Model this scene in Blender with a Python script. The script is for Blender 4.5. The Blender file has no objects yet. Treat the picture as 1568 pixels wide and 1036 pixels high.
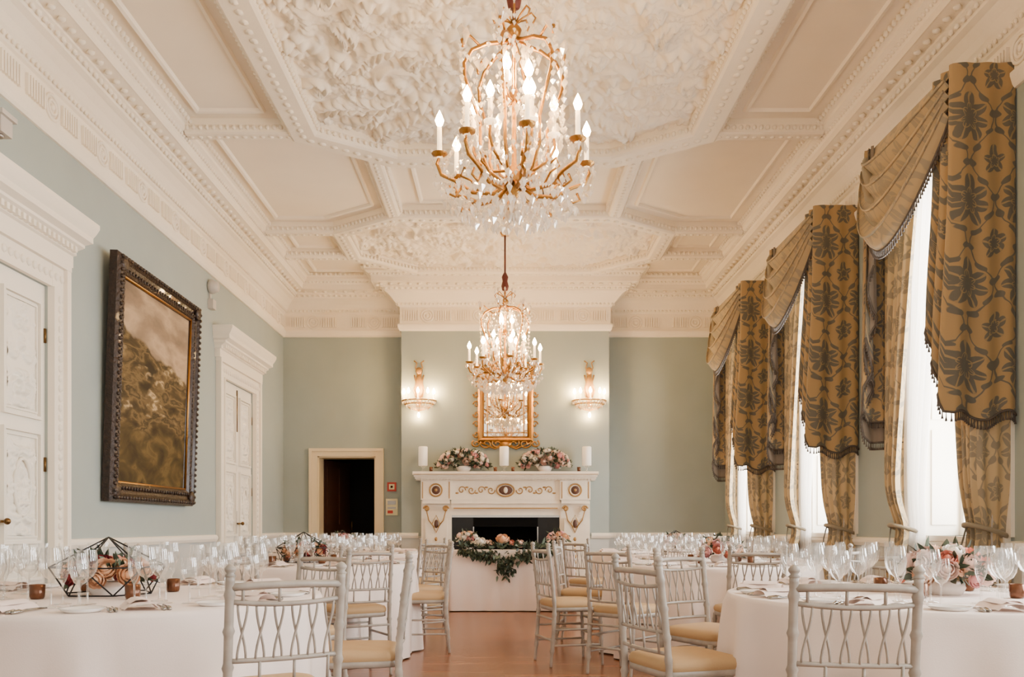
import bpy, math, random
import numpy as np
from mathutils import Vector, Matrix
random.seed(7); rnd=random.random
def ru(a,b): return a+(b-a)*random.random()
sc=bpy.context.scene
F=1300.0; CH=1.07
def lin(c):
    r=[]
    for v in c:
        v/=255.0; r.append(v/12.92 if v<=0.04045 else ((v+0.055)/1.055)**2.4)
    return (r[0],r[1],r[2],1.0)
# ---------------------------------------------------------------- materials
def mat(name,col,rough=0.6,metal=0.0,bump=0.0,bscale=40,var=0.0,vscale=3,emit=None,es=0,sheen=0,coat=0,spec=0.5):
    m=bpy.data.materials.new(name); m.use_nodes=True; nt=m.node_tree; N=nt.nodes; L=nt.links
    b=N['Principled BSDF']; b.inputs['Base Color'].default_value=lin(col)
    b.inputs['Roughness'].default_value=rough; b.inputs['Metallic'].default_value=metal
    b.inputs['Specular IOR Level'].default_value=spec
    if coat: b.inputs['Coat Weight'].default_value=coat
    if sheen: b.inputs['Sheen Weight'].default_value=sheen
    tc=N.new('ShaderNodeTexCoord')
    if var>0:
        n=N.new('ShaderNodeTexNoise'); n.inputs['Scale'].default_value=vscale; n.inputs['Detail'].default_value=4
        L.new(tc.outputs['Object'],n.inputs['Vector'])
        r=N.new('ShaderNodeValToRGB'); c=lin(col)
        r.color_ramp.elements[0].color=tuple(v*(1-var) for v in c[:3])+(1,)
        r.color_ramp.elements[1].color=tuple(min(1,v*(1+var)) for v in c[:3])+(1,)
        r.color_ramp.elements[0].position=.3; r.color_ramp.elements[1].position=.7
        L.new(n.outputs['Fac'],r.inputs['Fac']); L.new(r.outputs['Color'],b.inputs['Base Color'])
    if bump>0:
        n=N.new('ShaderNodeTexNoise'); n.inputs['Scale'].default_value=bscale; n.inputs['Detail'].default_value=3
        L.new(tc.outputs['Object'],n.inputs['Vector'])
        bp=N.new('ShaderNodeBump'); bp.inputs['Strength'].default_value=bump; bp.inputs['Distance'].default_value=0.01
        L.new(n.outputs['Fac'],bp.inputs['Height']); L.new(bp.outputs['Normal'],b.inputs['Normal'])
    if emit: b.inputs['Emission Color'].default_value=lin(emit); b.inputs['Emission Strength'].default_value=es
    return m
def glassmat(name,tint=(1,1,1),base=0.05,edge=.6,pw=3.0,gcol=(1,1,1),diff=0,rg=.05):
    m=bpy.data.materials.new(name); m.use_nodes=True; nt=m.node_tree; N=nt.nodes; L=nt.links
    N.clear(); o=N.new('ShaderNodeOutputMaterial'); t=N.new('ShaderNodeBsdfTransparent'); g=N.new('ShaderNodeBsdfGlossy')
    t.inputs['Color'].default_value=tint+(1,); g.inputs['Roughness'].default_value=rg; g.inputs['Color'].default_value=gcol+(1,)
    lw=N.new('ShaderNodeLayerWeight'); lw.inputs['Blend'].default_value=.5
    p=N.new('ShaderNodeMath'); p.operation='POWER'; p.inputs[1].default_value=pw; L.new(lw.outputs['Facing'],p.inputs[0])
    a=N.new('ShaderNodeMath'); a.operation='MULTIPLY_ADD'; a.inputs[1].default_value=edge; a.inputs[2].default_value=base; a.use_clamp=True
    L.new(p.outputs[0],a.inputs[0])
    mx=N.new('ShaderNodeMixShader'); L.new(a.outputs[0],mx.inputs[0])
    L.new(t.outputs[0],mx.inputs[1]); L.new(g.outputs[0],mx.inputs[2]); out=mx
    if diff:
        d=N.new('ShaderNodeBsdfDiffuse'); d.inputs[0].default_value=(1,.95,.88,1); tl=N.new('ShaderNodeBsdfTranslucent'); tl.inputs[0].default_value=(1,.95,.88,1)
        q=N.new('ShaderNodeMixShader'); q.inputs[0].default_value=.5; L.new(d.outputs[0],q.inputs[1]); L.new(tl.outputs[0],q.inputs[2])
        out=N.new('ShaderNodeMixShader'); out.inputs[0].default_value=diff; L.new(mx.outputs[0],out.inputs[1]); L.new(q.outputs[0],out.inputs[2])
    L.new(out.outputs[0],o.inputs[0])
    return m
def damask(name,ground,motif,third):
    # ogee lattice with lobed palmettes and leafy stems, drawn in cloth UVs (metres)
    m=bpy.data.materials.new(name); m.use_nodes=True; nt=m.node_tree; N=nt.nodes; L=nt.links
    b=N['Principled BSDF']; b.inputs['Roughness'].default_value=0.7; b.inputs['Sheen Weight'].default_value=0.15
    uv=N.new('ShaderNodeUVMap'); nz=N.new('ShaderNodeTexNoise'); nz.inputs['Scale'].default_value=9; nz.inputs['Detail'].default_value=1; L.new(uv.outputs[0],nz.inputs['Vector'])
    vm=N.new('ShaderNodeVectorMath'); vm.operation='MULTIPLY_ADD'; vm.inputs[1].default_value=(.05,.05,0); L.new(nz.outputs['Color'],vm.inputs[0]); L.new(uv.outputs[0],vm.inputs[2])
    s=N.new('ShaderNodeSeparateXYZ'); L.new(vm.outputs[0],s.inputs[0])
    def M(op,a,bv=None,c=None,cl=False):
        n=N.new('ShaderNodeMath'); n.operation=op; n.use_clamp=cl
        for i,x in enumerate((a,bv,c)):
            if x is None: continue
            if isinstance(x,(int,float)): n.inputs[i].default_value=x
            else: L.new(x,n.inputs[i])
        return n.outputs[0]
    P=0.34; Q=0.52; u=s.outputs[0]; v=s.outputs[1]
    def cell(x,p,off): return M('MULTIPLY',M('SUBTRACT',M('FRACT',M('ADD',M('DIVIDE',x,p),off)),.5),p)
    def flower(off,R,n,sq):
        du=cell(u,P,off); dv=cell(v,Q,off)
        r=M('SQRT',M('ADD',M('MULTIPLY',du,du),M('MULTIPLY',M('MULTIPLY',dv,dv),sq))); th=M('ARCTAN2',du,dv)
        c=M('ABSOLUTE',M('COSINE',M('MULTIPLY',th,n)))
        edge=M('MULTIPLY',M('MULTIPLY_ADD',c,.42,.58),R)
        body=M('MULTIPLY_ADD',M('SUBTRACT',edge,r),250,.5,True)
        vein=M('MULTIPLY',M('GREATER_THAN',c,.985),M('GREATER_THAN',r,R*.3))
        ring=M('LESS_THAN',M('ABSOLUTE',M('SUBTRACT',r,M('MULTIPLY',edge,.5))),.0035)
        lines=M('MULTIPLY',M('MAXIMUM',vein,ring),body)
        return body,lines
    b1,l1=flower(.5,.125,3.5,.62); b2,l2=flower(0.0,.075,2.5,.7)
    adu=M('ABSOLUTE',cell(u,P,.5)); ph=M('MULTIPLY',v,2*math.pi/Q)
    og=M('MULTIPLY_ADD',M('COSINE',ph),P*.215,P*.265)
    dist=M('ABSOLUTE',M('SUBTRACT',adu,og))
    lf=M('MAXIMUM',M('SINE',M('MULTIPLY',ph,5)),0.0)
    th_=M('MULTIPLY_ADD',lf,.024,.005)
    st=M('MULTIPLY_ADD',M('SUBTRACT',th_,dist),250,.5,True)
    mask=M('MAXIMUM',M('MAXIMUM',b1,b2),st); lines=M('MAXIMUM',l1,l2)
    def rgb(c): x=N.new('ShaderNodeRGB'); x.outputs[0].default_value=lin(c); return x.outputs[0]
    def mix(f,a,c):
        x=N.new('ShaderNodeMix'); x.data_type='RGBA'; L.new(f,x.inputs[0]); L.new(a,x.inputs[6]); L.new(c,x.inputs[7]); return x.outputs[2]
    col=mix(lines,mix(mask,rgb(ground),rgb(motif)),rgb(third))
    L.new(col,b.inputs['Base Color'])
    return m
def translucent(name,col,tf=0.5):
    m=bpy.data.materials.new(name); m.use_nodes=True; nt=m.node_tree; N=nt.nodes; L=nt.links
    N.clear(); o=N.new('ShaderNodeOutputMaterial'); d=N.new('ShaderNodeBsdfDiffuse'); t=N.new('ShaderNodeBsdfTranslucent'); tr=N.new('ShaderNodeBsdfTransparent')
    d.inputs[0].default_value=lin(col); t.inputs[0].default_value=lin(col)
    a=N.new('ShaderNodeMixShader'); a.inputs[0].default_value=tf; L.new(d.outputs[0],a.inputs[1]); L.new(t.outputs[0],a.inputs[2])
    c=N.new('ShaderNodeMixShader'); c.inputs[0].default_value=0.2; L.new(a.outputs[0],c.inputs[1]); L.new(tr.outputs[0],c.inputs[2]); L.new(c.outputs[0],o.inputs[0])
    return m
def floormat():
    m=bpy.data.materials.new('wood_floor_boards'); m.use_nodes=True; nt=m.node_tree; N=nt.nodes; L=nt.links
    b=N['Principled BSDF']; b.inputs['Roughness'].default_value=0.24; b.inputs['Specular IOR Level'].default_value=.45
    tc=N.new('ShaderNodeTexCoord'); br=N.new('ShaderNodeTexBrick')
    br.inputs['Color1'].default_value=lin((126,76,44)); br.inputs['Color2'].default_value=lin((160,102,62)); br.inputs['Mortar'].default_value=lin((60,34,20))
    br.inputs['Scale'].default_value=1.0; br.inputs['Mortar Size'].default_value=0.004; br.inputs['Brick Width'].default_value=1.3; br.inputs['Row Height'].default_value=0.085
    L.new(tc.outputs['Object'],br.inputs['Vector'])
    mp=N.new('ShaderNodeMapping'); mp.inputs['Scale'].default_value=(1.5,30,1); L.new(tc.outputs['Object'],mp.inputs[0])
    n=N.new('ShaderNodeTexNoise'); n.inputs['Scale'].default_value=2; n.inputs['Detail'].default_value=5; L.new(mp.outputs[0],n.inputs['Vector'])
    mx=N.new('ShaderNodeMix'); mx.data_type='RGBA'; mx.blend_type='MULTIPLY'; mx.inputs[0].default_value=0.6
    r=N.new('ShaderNodeValToRGB'); r.color_ramp.elements[0].color=(.5,.45,.42,1); r.color_ramp.elements[1].color=(1,1,1,1); r.color_ramp.elements[0].position=.3; r.color_ramp.elements[1].position=.65
    L.new(n.outputs['Fac'],r.inputs['Fac']); L.new(br.outputs['Color'],mx.inputs[6]); L.new(r.outputs['Color'],mx.inputs[7]); L.new(mx.outputs[2],b.inputs['Base Color'])
    bp=N.new('ShaderNodeBump'); bp.inputs['Strength'].default_value=.15; bp.inputs['Distance'].default_value=.004; L.new(br.outputs['Fac'],bp.inputs['Height']); bp.invert=True; L.new(bp.outputs[0],b.inputs['Normal'])
    return m
def paintingmat():
    m=bpy.data.materials.new('oil_landscape'); m.use_nodes=True; nt=m.node_tree; N=nt.nodes; L=nt.links
    b=N['Principled BSDF']; b.inputs['Roughness'].default_value=0.6; b.inputs['Specular IOR Level'].default_value=.15
    uv=N.new('ShaderNodeUVMap'); s=N.new('ShaderNodeSeparateXYZ'); L.new(uv.outputs[0],s.inputs[0])
    def noise(sc_,det,sx=1,sy=1,dist=0):
        mp=N.new('ShaderNodeMapping'); mp.inputs['Scale'].default_value=(sx,sy,1); L.new(uv.outputs[0],mp.inputs[0])
        n=N.new('ShaderNodeTexNoise'); n.inputs['Scale'].default_value=sc_; n.inputs['Detail'].default_value=det; n.inputs['Distortion'].default_value=dist; L.new(mp.outputs[0],n.inputs['Vector']); return n.outputs['Fac']
    def M(op,a,bv=None,c=None,cl=False):
        n=N.new('ShaderNodeMath'); n.operation=op; n.use_clamp=cl
        for i,x in enumerate((a,bv,c)):
            if x is None: continue
            if isinstance(x,(int,float)): n.inputs[i].default_value=x
            else: L.new(x,n.inputs[i])
        return n.outputs[0]
    def ramp(f,els):
        r=N.new('ShaderNodeValToRGB'); e=r.color_ramp.elements; e[0].position=els[0][0]; e[0].color=lin(els[0][1]); e[1].position=els[-1][0]; e[1].color=lin(els[-1][1])
        for p,c in els[1:-1]: x=e.new(p); x.color=lin(c)
        L.new(f,r.inputs['Fac']); return r.outputs['Color']
    def mix(f,a,c):
        x=N.new('ShaderNodeMix'); x.data_type='RGBA'; L.new(f,x.inputs[0]); L.new(a,x.inputs[6]); L.new(c,x.inputs[7]); return x.outputs[2]
    sky=ramp(noise(2.2,6,.8,2.6,.3),[(.3,(104,88,72)),(.45,(140,118,94)),(.55,(178,152,120)),(.7,(124,100,78))])
    land=ramp(noise(2.5,7,1.6,5,.4),[(.35,(34,26,15)),(.46,(66,52,30)),(.52,(108,88,54)),(.58,(48,38,22)),(.7,(122,100,64))])
    fore=ramp(noise(3,9,1.6,3,.6),[(.3,(36,28,16)),(.5,(70,56,30)),(.58,(96,78,42)),(.7,(42,32,18))])
    hl=M('MULTIPLY_ADD',s.outputs[0],-.16,.78)
    hill=M('MULTIPLY_ADD',noise(5,5),.12,M('SUBTRACT',hl,.06))
    issky=M('MULTIPLY_ADD',M('SUBTRACT',s.outputs[1],hill),60,.5,True)
    fl_=M('MULTIPLY_ADD',noise(4,6),.2,.18)
    isfore=M('MULTIPLY_ADD',M('SUBTRACT',fl_,s.outputs[1]),20,.5,True)
    town=ramp(noise(7,4,1.2,3.2,.2),[(.45,(90,72,44)),(.52,(128,106,70)),(.58,(186,160,118)),(.66,(120,98,66))])
    bn=M('MULTIPLY_ADD',M('SUBTRACT',noise(3,3,1,2.4),.53),14,.0,True)
    band=M('MULTIPLY',M('GREATER_THAN',s.outputs[1],.36),M('LESS_THAN',s.outputs[1],.68))
    c=mix(M('MULTIPLY',bn,band),land,town); c=mix(isfore,c,fore); c=mix(issky,c,sky)
    L.new(c,b.inputs['Base Color']); return m
WALL=mat('wall_paint_sage',(157,166,160),0.75,var=0.03)
WALLD=mat('dado_paint',(192,192,186),0.7,var=.03)
CREAM=mat('plaster_cream',(243,231,210),0.7,bump=.2,bscale=30,var=.02)
CEIL=mat('ceiling_plaster',(242,229,207),0.75,var=.02)
TRIM=mat('trim_paint',(240,230,212),0.5)
WDOOR=mat('door_paint',(238,230,214),0.5,bump=.15,bscale=25)
FLOOR=floormat()
CLOTH=mat('tablecloth_linen',(240,224,214),0.85,bump=.08,bscale=200,sheen=.1)
CHAIR=mat('limewash_paint',(160,150,138),0.4,var=.18,vscale=14)
SEAT=mat('seat_pad_beige',(182,150,108),0.8,bump=.1,bscale=120)
GOLD=mat('gilt',(168,122,62),0.34,1.0,bump=.4,bscale=60)
GOLDM=mat('gilt_matte',(176,136,82),0.5,.6,bump=.5,bscale=60)
BRASS=mat('aged_brass',(110,84,50),0.35,.9)
DARKW=mat('carved_dark_frame',(44,28,17),0.4,.2,bump=1.0,bscale=45,var=.4,vscale=25,coat=.1)
MARBLE=mat('marble_cream',(238,226,206),0.35,var=.05,vscale=6)
DARKM=mat('roundel_dark',(84,52,40),0.4)
BLACK=mat('firebox_black',(10,9,9),0.8,spec=.1)
SLATE=mat('firebox_metal',(16,16,17),0.35,spec=.3)
MIRROR=mat('mirror_glass',(235,230,215),0.02,1.0)
SLEEVE=mat('candle_sleeve',(250,238,215),0.5,emit=(255,215,165),es=1.2)
CANDLE=mat('wax_candle',(248,240,226),0.5,emit=(255,235,205),es=.15)
BULB=mat('lamp_bulb_glow',(255,220,160),0.5,emit=(255,206,138),es=105)
CRYST=glassmat('crystal',(0.98,0.95,0.9),.35,.5,2.0,(1,.97,.92),.36)
GLASS=glassmat('wine_glass',(0.97,0.97,0.965),.09,.85,2.2,(1,1,1),.03,.03)
AMBER=mat('amber_glass',(104,66,44),0.2,.5)
DRED=mat('dark_red_sleeve',(88,30,22),0.6)
BLACKW=mat('black_wire',(26,26,28),0.4,.5)
CHINA=mat('china_white',(238,230,222),0.2)
SILVER=mat('cutlery_steel',(160,156,150),0.2,1.0)
NAPK=mat('napkin',(238,218,208),0.85)
PINK=mat('petal_pink',(228,168,166),0.7); PEACH=mat('petal_peach',(234,186,148),0.7); WHITE=mat('petal_white',(248,238,224),0.7)
RED=mat('petal_burgundy',(130,40,46),0.7); BLUSH=mat('petal_blush',(240,208,194),0.7); CORAL=mat('petal_coral',(218,132,110),0.7)
LEAF=mat('leaf_green',(44,56,38),0.6); LEAF2=mat('leaf_eucalyptus',(92,106,88),0.65)
DAM=damask('damask_tail_fabric',(158,130,88),(94,90,80),(146,124,88))
DAMS=damask('damask_swag_fabric',(172,150,112),(146,134,110),(164,144,110))
DAM2=damask('damask_drape_fabric',(190,164,122),(140,128,106),(176,154,118))
LINING=mat('curtain_lining_taupe',(116,104,92),0.7,sheen=.2)
FRINGE=mat('tassel_fringe',(80,72,66),0.8)
SHEER=translucent('sheer_voile',(250,246,240),.55)
REDS=mat('sign_red',(190,50,35),0.5); CREAMS=mat('sign_cream',(226,216,176),0.5); GREYP=mat('plastic_grey',(190,182,172),0.5)
STEEL=mat('steel_lens',(150,145,140),0.3,.8)
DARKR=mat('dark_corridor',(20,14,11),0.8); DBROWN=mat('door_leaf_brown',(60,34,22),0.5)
PAINT=paintingmat()
# ---------------------------------------------------------------- mesh builder
class MB:
    def __init__(s): s.v=[];s.f=[];s.m=[];s.sm=[];s.uv=[];s.mats=[]
    def mi(s,mt):
        if mt not in s.mats: s.mats.append(mt)
        return s.mats.index(mt)
    def add(s,vs,fs,mt,smooth=False,M=None,uvs=None):
        o=len(s.v); i=s.mi(mt)
        if M is not None: vs=[tuple(M@Vector(v)) for v in vs]
        s.v.extend([tuple(v) for v in vs]); s.uv.extend(uvs if uvs else [(0,0)]*len(vs))
        for f in fs: s.f.append(tuple(o+k for k in f)); s.m.append(i); s.sm.append(smooth)
    def box(s,a,b,mt,M=None):
        x0,y0,z0=a;x1,y1,z1=b
        s.add([(x0,y0,z0),(x1,y0,z0),(x1,y1,z0),(x0,y1,z0),(x0,y0,z1),(x1,y0,z1),(x1,y1,z1),(x0,y1,z1)],
         [(0,3,2,1),(4,5,6,7),(0,1,5,4),(1,2,6,5),(2,3,7,6),(3,0,4,7)],mt,False,M)
    def grid(s,fn,nu,nv,mt,cu=False,smooth=True,uvf=None,M=None,flip=False):
        vs=[];uvs=[]
        for j in range(nv+1):
            for i in range(nu if cu else nu+1):
                vs.append(fn(i/nu,j/nv)); uvs.append(uvf(i/nu,j/nv) if uvf else (i/nu,j/nv))
        w=nu if cu else nu+1; fs=[]
        for j in range(nv):
            for i in range(nu):
                a=j*w+i; b=j*w+(i+1)%w; q=(a,b,b+w,a+w)
                fs.append(q[::-1] if flip else q)
        s.add(vs,fs,mt,smooth,M,uvs)
    def lathe(s,prof,n,c,mt,M=None,smooth=True):
        def fn(u,v):
            r,z=prof[int(round(v*(len(prof)-1)))]; a=2*math.pi*u
            return (c[0]+r*math.cos(a),c[1]+r*math.sin(a),c[2]+z)
        s.grid(fn,n,len(prof)-1,mt,cu=True,smooth=smooth,M=M)
    def blob(s,c,r,mt,n=6,k=3,M=None):
        if isinstance(r,(int,float)): r=(r,r,r)
        def fn(u,v):
            a=2*math.pi*u; p=math.pi*v*0.999+0.0005
            return (c[0]+r[0]*math.sin(p)*math.cos(a),c[1]+r[1]*math.sin(p)*math.sin(a),c[2]-r[2]*math.cos(p))
        s.grid(fn,n,k,mt,cu=True,M=M)
    def tube(s,pts,rad,mt,n=6,M=None,closed=False):
        pts=[Vector(p) for p in pts]; k=len(pts)
        if isinstance(rad,(int,float)): rad=[rad]*k
        vs=[]; up=None
        for i,p in enumerate(pts):
            if closed: t=(pts[(i+1)%k]-pts[i-1])
            else: t=(pts[min(i+1,k-1)]-pts[max(i-1,0)])
            if t.length<1e-9: t=Vector((0,0,1))
            t.normalize()
            if up is None:
                up=Vector((0,0,1)) if abs(t.z)<.9 else Vector((1,0,0))
            x=t.cross(up)
            if x.length<1e-6: x=t.orthogonal()
            x.normalize(); y=x.cross(t); up=y
            for j in range(n):
                a=2*math.pi*j/n; vs.append(tuple(p+x*math.cos(a)*rad[i]+y*math.sin(a)*rad[i]))
        fs=[]
        for i in range(k if closed else k-1):
            i2=(i+1)%k
            for j in range(n):
                fs.append((i*n+j,i*n+(j+1)%n,i2*n+(j+1)%n,i2*n+j))
        if not closed: fs.append(tuple(range(n))[::-1]); fs.append(tuple((k-1)*n+j for j in range(n)))
        s.add(vs,fs,mt,True,M)
    def octa(s,c,r,h,mt,M=None):
        x,y,z=c; s.add([(x+r,y,z),(x,y+r,z),(x-r,y,z),(x,y-r,z),(x,y,z+h*.6),(x,y,z-h)],
          [(0,1,4),(1,2,4),(2,3,4),(3,0,4),(1,0,5),(2,1,5),(3,2,5),(0,3,5)],mt,False,M)
    def build(s,name,loc=(0,0,0),rz=0):
        me=bpy.data.meshes.new(name); me.from_pydata(s.v,[],s.f)
        for m in s.mats: me.materials.append(m)
        me.polygons.foreach_set('material_index',s.m); me.polygons.foreach_set('use_smooth',s.sm)
        ul=me.uv_layers.new(name='UVMap'); li=np.zeros(len(me.loops),dtype=np.int32); me.loops.foreach_get('vertex_index',li)
        ul.data.foreach_set('uv',np.array(s.uv,dtype=np.float32)[li].ravel()); me.update()
        o=bpy.data.objects.new(name,me); sc.collection.objects.link(o); o.location=loc; o.rotation_euler=(0,0,rz); return o
def inst(o,loc,rz=0,sz=1):
    n=bpy.data.objects.new(o.name.split('.')[0],o.data); sc.collection.objects.link(n); n.location=loc; n.rotation_euler=(0,0,rz); n.scale=(sz,)*3; return n
def offset_pts(path,d,closed=False):
    k=len(path); out=[]
    for i in range(k):
        p=Vector(path[i]).to_2d() if len(path[i])>2 else Vector(path[i])
        def nrm(a,b):
            t=(Vector(b)-Vector(a)).normalized(); return Vector((t.y,-t.x))
        if closed: n1=nrm(path[i-1],path[i]); n2=nrm(path[i],path[(i+1)%k])
        else:
            n1=nrm(path[i-1],path[i]) if i>0 else None; n2=nrm(path[i],path[i+1]) if i<k-1 else None
            n1=n1 or n2; n2=n2 or n1
        b=(n1+n2); b=b/(max(.2,1+n1.dot(n2)))
        out.append(p+b*d)
    return out
def sweep(mb,path,prof,mt,closed=False,smooth=False):
    rows=[offset_pts(path,d,closed) for d,z in prof]; k=len(path); vs=[];fs=[]
    for (d,z),r in zip(prof,rows):
        for p in r: vs.append((p.x,p.y,z))
    for j in range(len(prof)-1):
        for i in range(k if closed else k-1):
            i2=(i+1)%k; fs.append((j*k+i,j*k+i2,(j+1)*k+i2,(j+1)*k+i))
    mb.add(vs,fs,mt,smooth)
def beads(mb,path,d,z,sp,r,mt,closed=False,n=6,k=3):
    P=offset_pts(path,d,closed); m=len(P)
    for i in range(m if closed else m-1):
        a=P[i];b=P[(i+1)%m]; L=(b-a).length; c=max(1,int(L/sp)); t=(b-a).normalized(); an=math.atan2(t.y,t.x)
        for j in range(c):
            q=a+(b-a)*((j+.5)/c)
            mb.blob((0,0,0),r,mt,n,k,Matrix.Translation((q.x,q.y,z))@Matrix.Rotation(an,4,'Z'))
# ---------------------------------------------------------------- room shell
XL,XR,YB,YF,ZC=-3.2,3.2,12.3,-2.6,4.6
CB=(-1.44,1.47,11.9)
mb=MB(); mb.box((XL-.3,YF,-.1),(XR+.4,YB+2.2,0),FLOOR); fl=mb.build('floor')
mb=MB(); mb.box((XL-.3,YF,ZC),(XR+.4,YB+.3,ZC+.15),CEIL); mb.build('ceiling')
def wallseg(mb,ax,c0,c1,a,b,z0,z1):
    for (p,q,mt) in ((z0,min(z1,.93),WALLD),(max(z0,.93),z1,WALL)):
        if q<=p: continue
        if ax=='x': mb.box((c0,a,p),(c1,b,q),mt)
        else: mb.box((a,c0,p),(b,c1,q),mt)
DL=[(4.75,5.95),(9.62,10.8)]
mb=MB()
cur=YF
for a,b in DL:
    wallseg(mb,'x',XL-.3,XL,cur,a,0,ZC); wallseg(mb,'x',XL-.3,XL,a,b,2.75,ZC); cur=b
wallseg(mb,'x',XL-.3,XL,cur,YB+.3,0,ZC); mb.build('wall_left')
W0=[0.6,2.95,5.3,7.65,10.0]; WW=1.3
mb=MB(); cur=YF
for y0 in W0:
    a,b=y0+.12,y0+WW-.12
    wallseg(mb,'x',XR,XR+.35,cur,a,0,ZC); wallseg(mb,'x',XR,XR+.35,a,b,0,1.0); wallseg(mb,'x',XR,XR+.35,a,b,3.65,ZC); cur=b
wallseg(mb,'x',XR,XR+.35,cur,YB+.3,0,ZC); mb.build('wall_right')
mb=MB(); DB=(-2.70,-1.86,2.08)
wallseg(mb,'y',YB,YB+.3,XL,DB[0],0,ZC); wallseg(mb,'y',YB,YB+.3,DB[0],DB[1],DB[2],ZC); wallseg(mb,'y',YB,YB+.3,DB[1],XR,0,ZC)
FBX=(-.70,.74,1.2)
wallseg(mb,'y',CB[2],YB,CB[0],FBX[0],0,ZC); wallseg(mb,'y',CB[2],YB,FBX[1],CB[1],0,ZC); wallseg(mb,'y',CB[2],YB,FBX[0],FBX[1],FBX[2],ZC)
mb.build('wall_back')
mb=MB()
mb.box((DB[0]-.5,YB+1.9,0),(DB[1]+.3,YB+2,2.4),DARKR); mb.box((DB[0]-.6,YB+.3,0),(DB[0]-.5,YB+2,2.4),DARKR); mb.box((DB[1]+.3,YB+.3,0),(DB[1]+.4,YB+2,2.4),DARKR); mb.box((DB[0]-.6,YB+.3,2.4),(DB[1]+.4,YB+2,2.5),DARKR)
mb.build('wall_corridor')
# cornice
room=[(XL,YF),(XL,YB),(CB[0],YB),(CB[0],CB[2]),(CB[1],CB[2]),(CB[1],YB),(XR,YB),(XR,YF)]
mb=MB()
prof=[(0,3.80),(.02,3.80),(.035,3.82),(.05,3.87),(.05,3.89),(.02,3.90),(.02,4.13),(.04,4.14),(.06,4.17),(.08,4.19),(.09,4.20),(.12,4.24),(.17,4.29),(.21,4.31),(.215,4.33),(.24,4.35),(.26,4.36),(.26,4.38),(.36,4.40),(.37,4.40),(.37,4.46),(.385,4.48),(.41,4.50),(.44,4.52),(.44,4.55),(.47,4.56),(.47,4.601)]
sweep(mb,room,prof,CREAM)
beads(mb,room,.065,4.165,.055,(.018,.016,.02),CREAM,n=5)
beads(mb,room,.235,4.34,.075,(.028,.018,.022),CREAM,n=6)
beads(mb,room,.395,4.49,.05,(.018,.02,.018),CREAM,n=5)
beads(mb,room,.48,4.575,.065,(.026,.026,.026),CREAM,n=5)
beads(mb,room,.31,4.375,.13,(.032,.035,.018),CREAM,n=4)
P=room
for i in range(len(P)-1):
    a=Vector(P[i]);b=Vector(P[i+1]);t=(b-a);L=t.length
    if L<.6: continue
    t.normalize(); nn=Vector((t.y,-t.x)); k=max(1,int(L/.72)); st=L/k
    for j in range(k):
        q=a+t*(st*(j+.5))+nn*.025
        M=Matrix(((t.x,nn.x,0,q.x),(t.y,nn.y,0,q.y),(0,0,1,4.01),(0,0,0,1)))
        for R in (.085,.05):
            mb.tube([(R*math.cos(x*math.pi/8),.0,R*math.sin(x*math.pi/8)) for x in range(16)],.013,CREAM,5,M,True)
        mb.blob((0,0,0),(.025,.018,.025),CREAM,8,4,M)
        for s in (-1,1):
            for g in range(7):
                xx=s*(.125+g*.033)
                if abs(xx)<st/2-.01: mb.box((xx-.008,-.004,-.07),(xx+.008,.018,.07),CREAM,M)
mb.build('trim_cornice')
mb=MB()
def rail(path,pf): sweep(mb,path,pf,TRIM)
rp=[(0,.90),(.02,.90),(.035,.93),(.035,.95),(.02,.97),(0,.975)]; bp_=[(0,.2),(.012,.2),(.02,.17),(.025,.0)]
for pth in ([(XL,YF),(XL,4.5)],[(XL,6.16),(XL,9.4)],[(XL,11.02),(XL,YB),(DB[0]-.13,YB)],[(DB[1]+.13,YB),(CB[0],YB),(CB[0],CB[2]),(-1.2,CB[2])],[(1.22,CB[2]),(CB[1],CB[2]),(CB[1],YB),(XR,YB),(XR,YF)]):
    rail(pth,rp); rail(pth,bp_[::-1])
mb.build('trim_dado_rail_and_skirting')
# ceiling ribs
A=[(-1.75,2.2),(-1.75,7.45),(-1.02,7.95),(1.02,7.95),(1.75,7.45),(1.75,2.2),(1.02,1.7),(-1.02,1.7)]
B=[(-1.2,9.45),(-1.92,9.95),(-1.92,10.85),(-1.2,11.5),(1.2,11.5),(1.92,10.85),(1.92,9.95),(1.2,9.45)]
mb=MB()
def rib(path,w,dp,closed=False,orn=True):
    z=ZC+.001
    pf=[(-w/2,z),(-w/2,z-dp*.45),(-w/2+.02,z-dp*.55),(-w/2+.03,z-dp*.9),(-w/2+.05,z-dp),(w/2-.05,z-dp),(w/2-.03,z-dp*.9),(w/2-.02,z-dp*.55),(w/2,z-dp*.45),(w/2,z)]
    sweep(mb,path,pf,CREAM,closed)
    if orn:
        beads(mb,path,-w/2+.012,z-dp*.62,.055,(.021,.022,.024),CREAM,closed,5)
        beads(mb,path,w/2-.012,z-dp*.62,.055,(.021,.022,.024),CREAM,closed,5)
        if w>.2: beads(mb,path,0,z-dp,.11,(.04,.032,.014),CREAM,closed,6,3)
        else: beads(mb,path,0,z-dp,.075,(.026,.022,.012),CREAM,closed,6,3)
def thin(path,closed=True):
    z=ZC+.001; w=.05; dp=.028
    sweep(mb,path,[(-w/2,z),(-w/2+.01,z-dp),(w/2-.015,z-dp*.8),(w/2,z)],CREAM,closed)
rib(A,.30,.14,True); rib(B,.24,.13,True)
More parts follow.
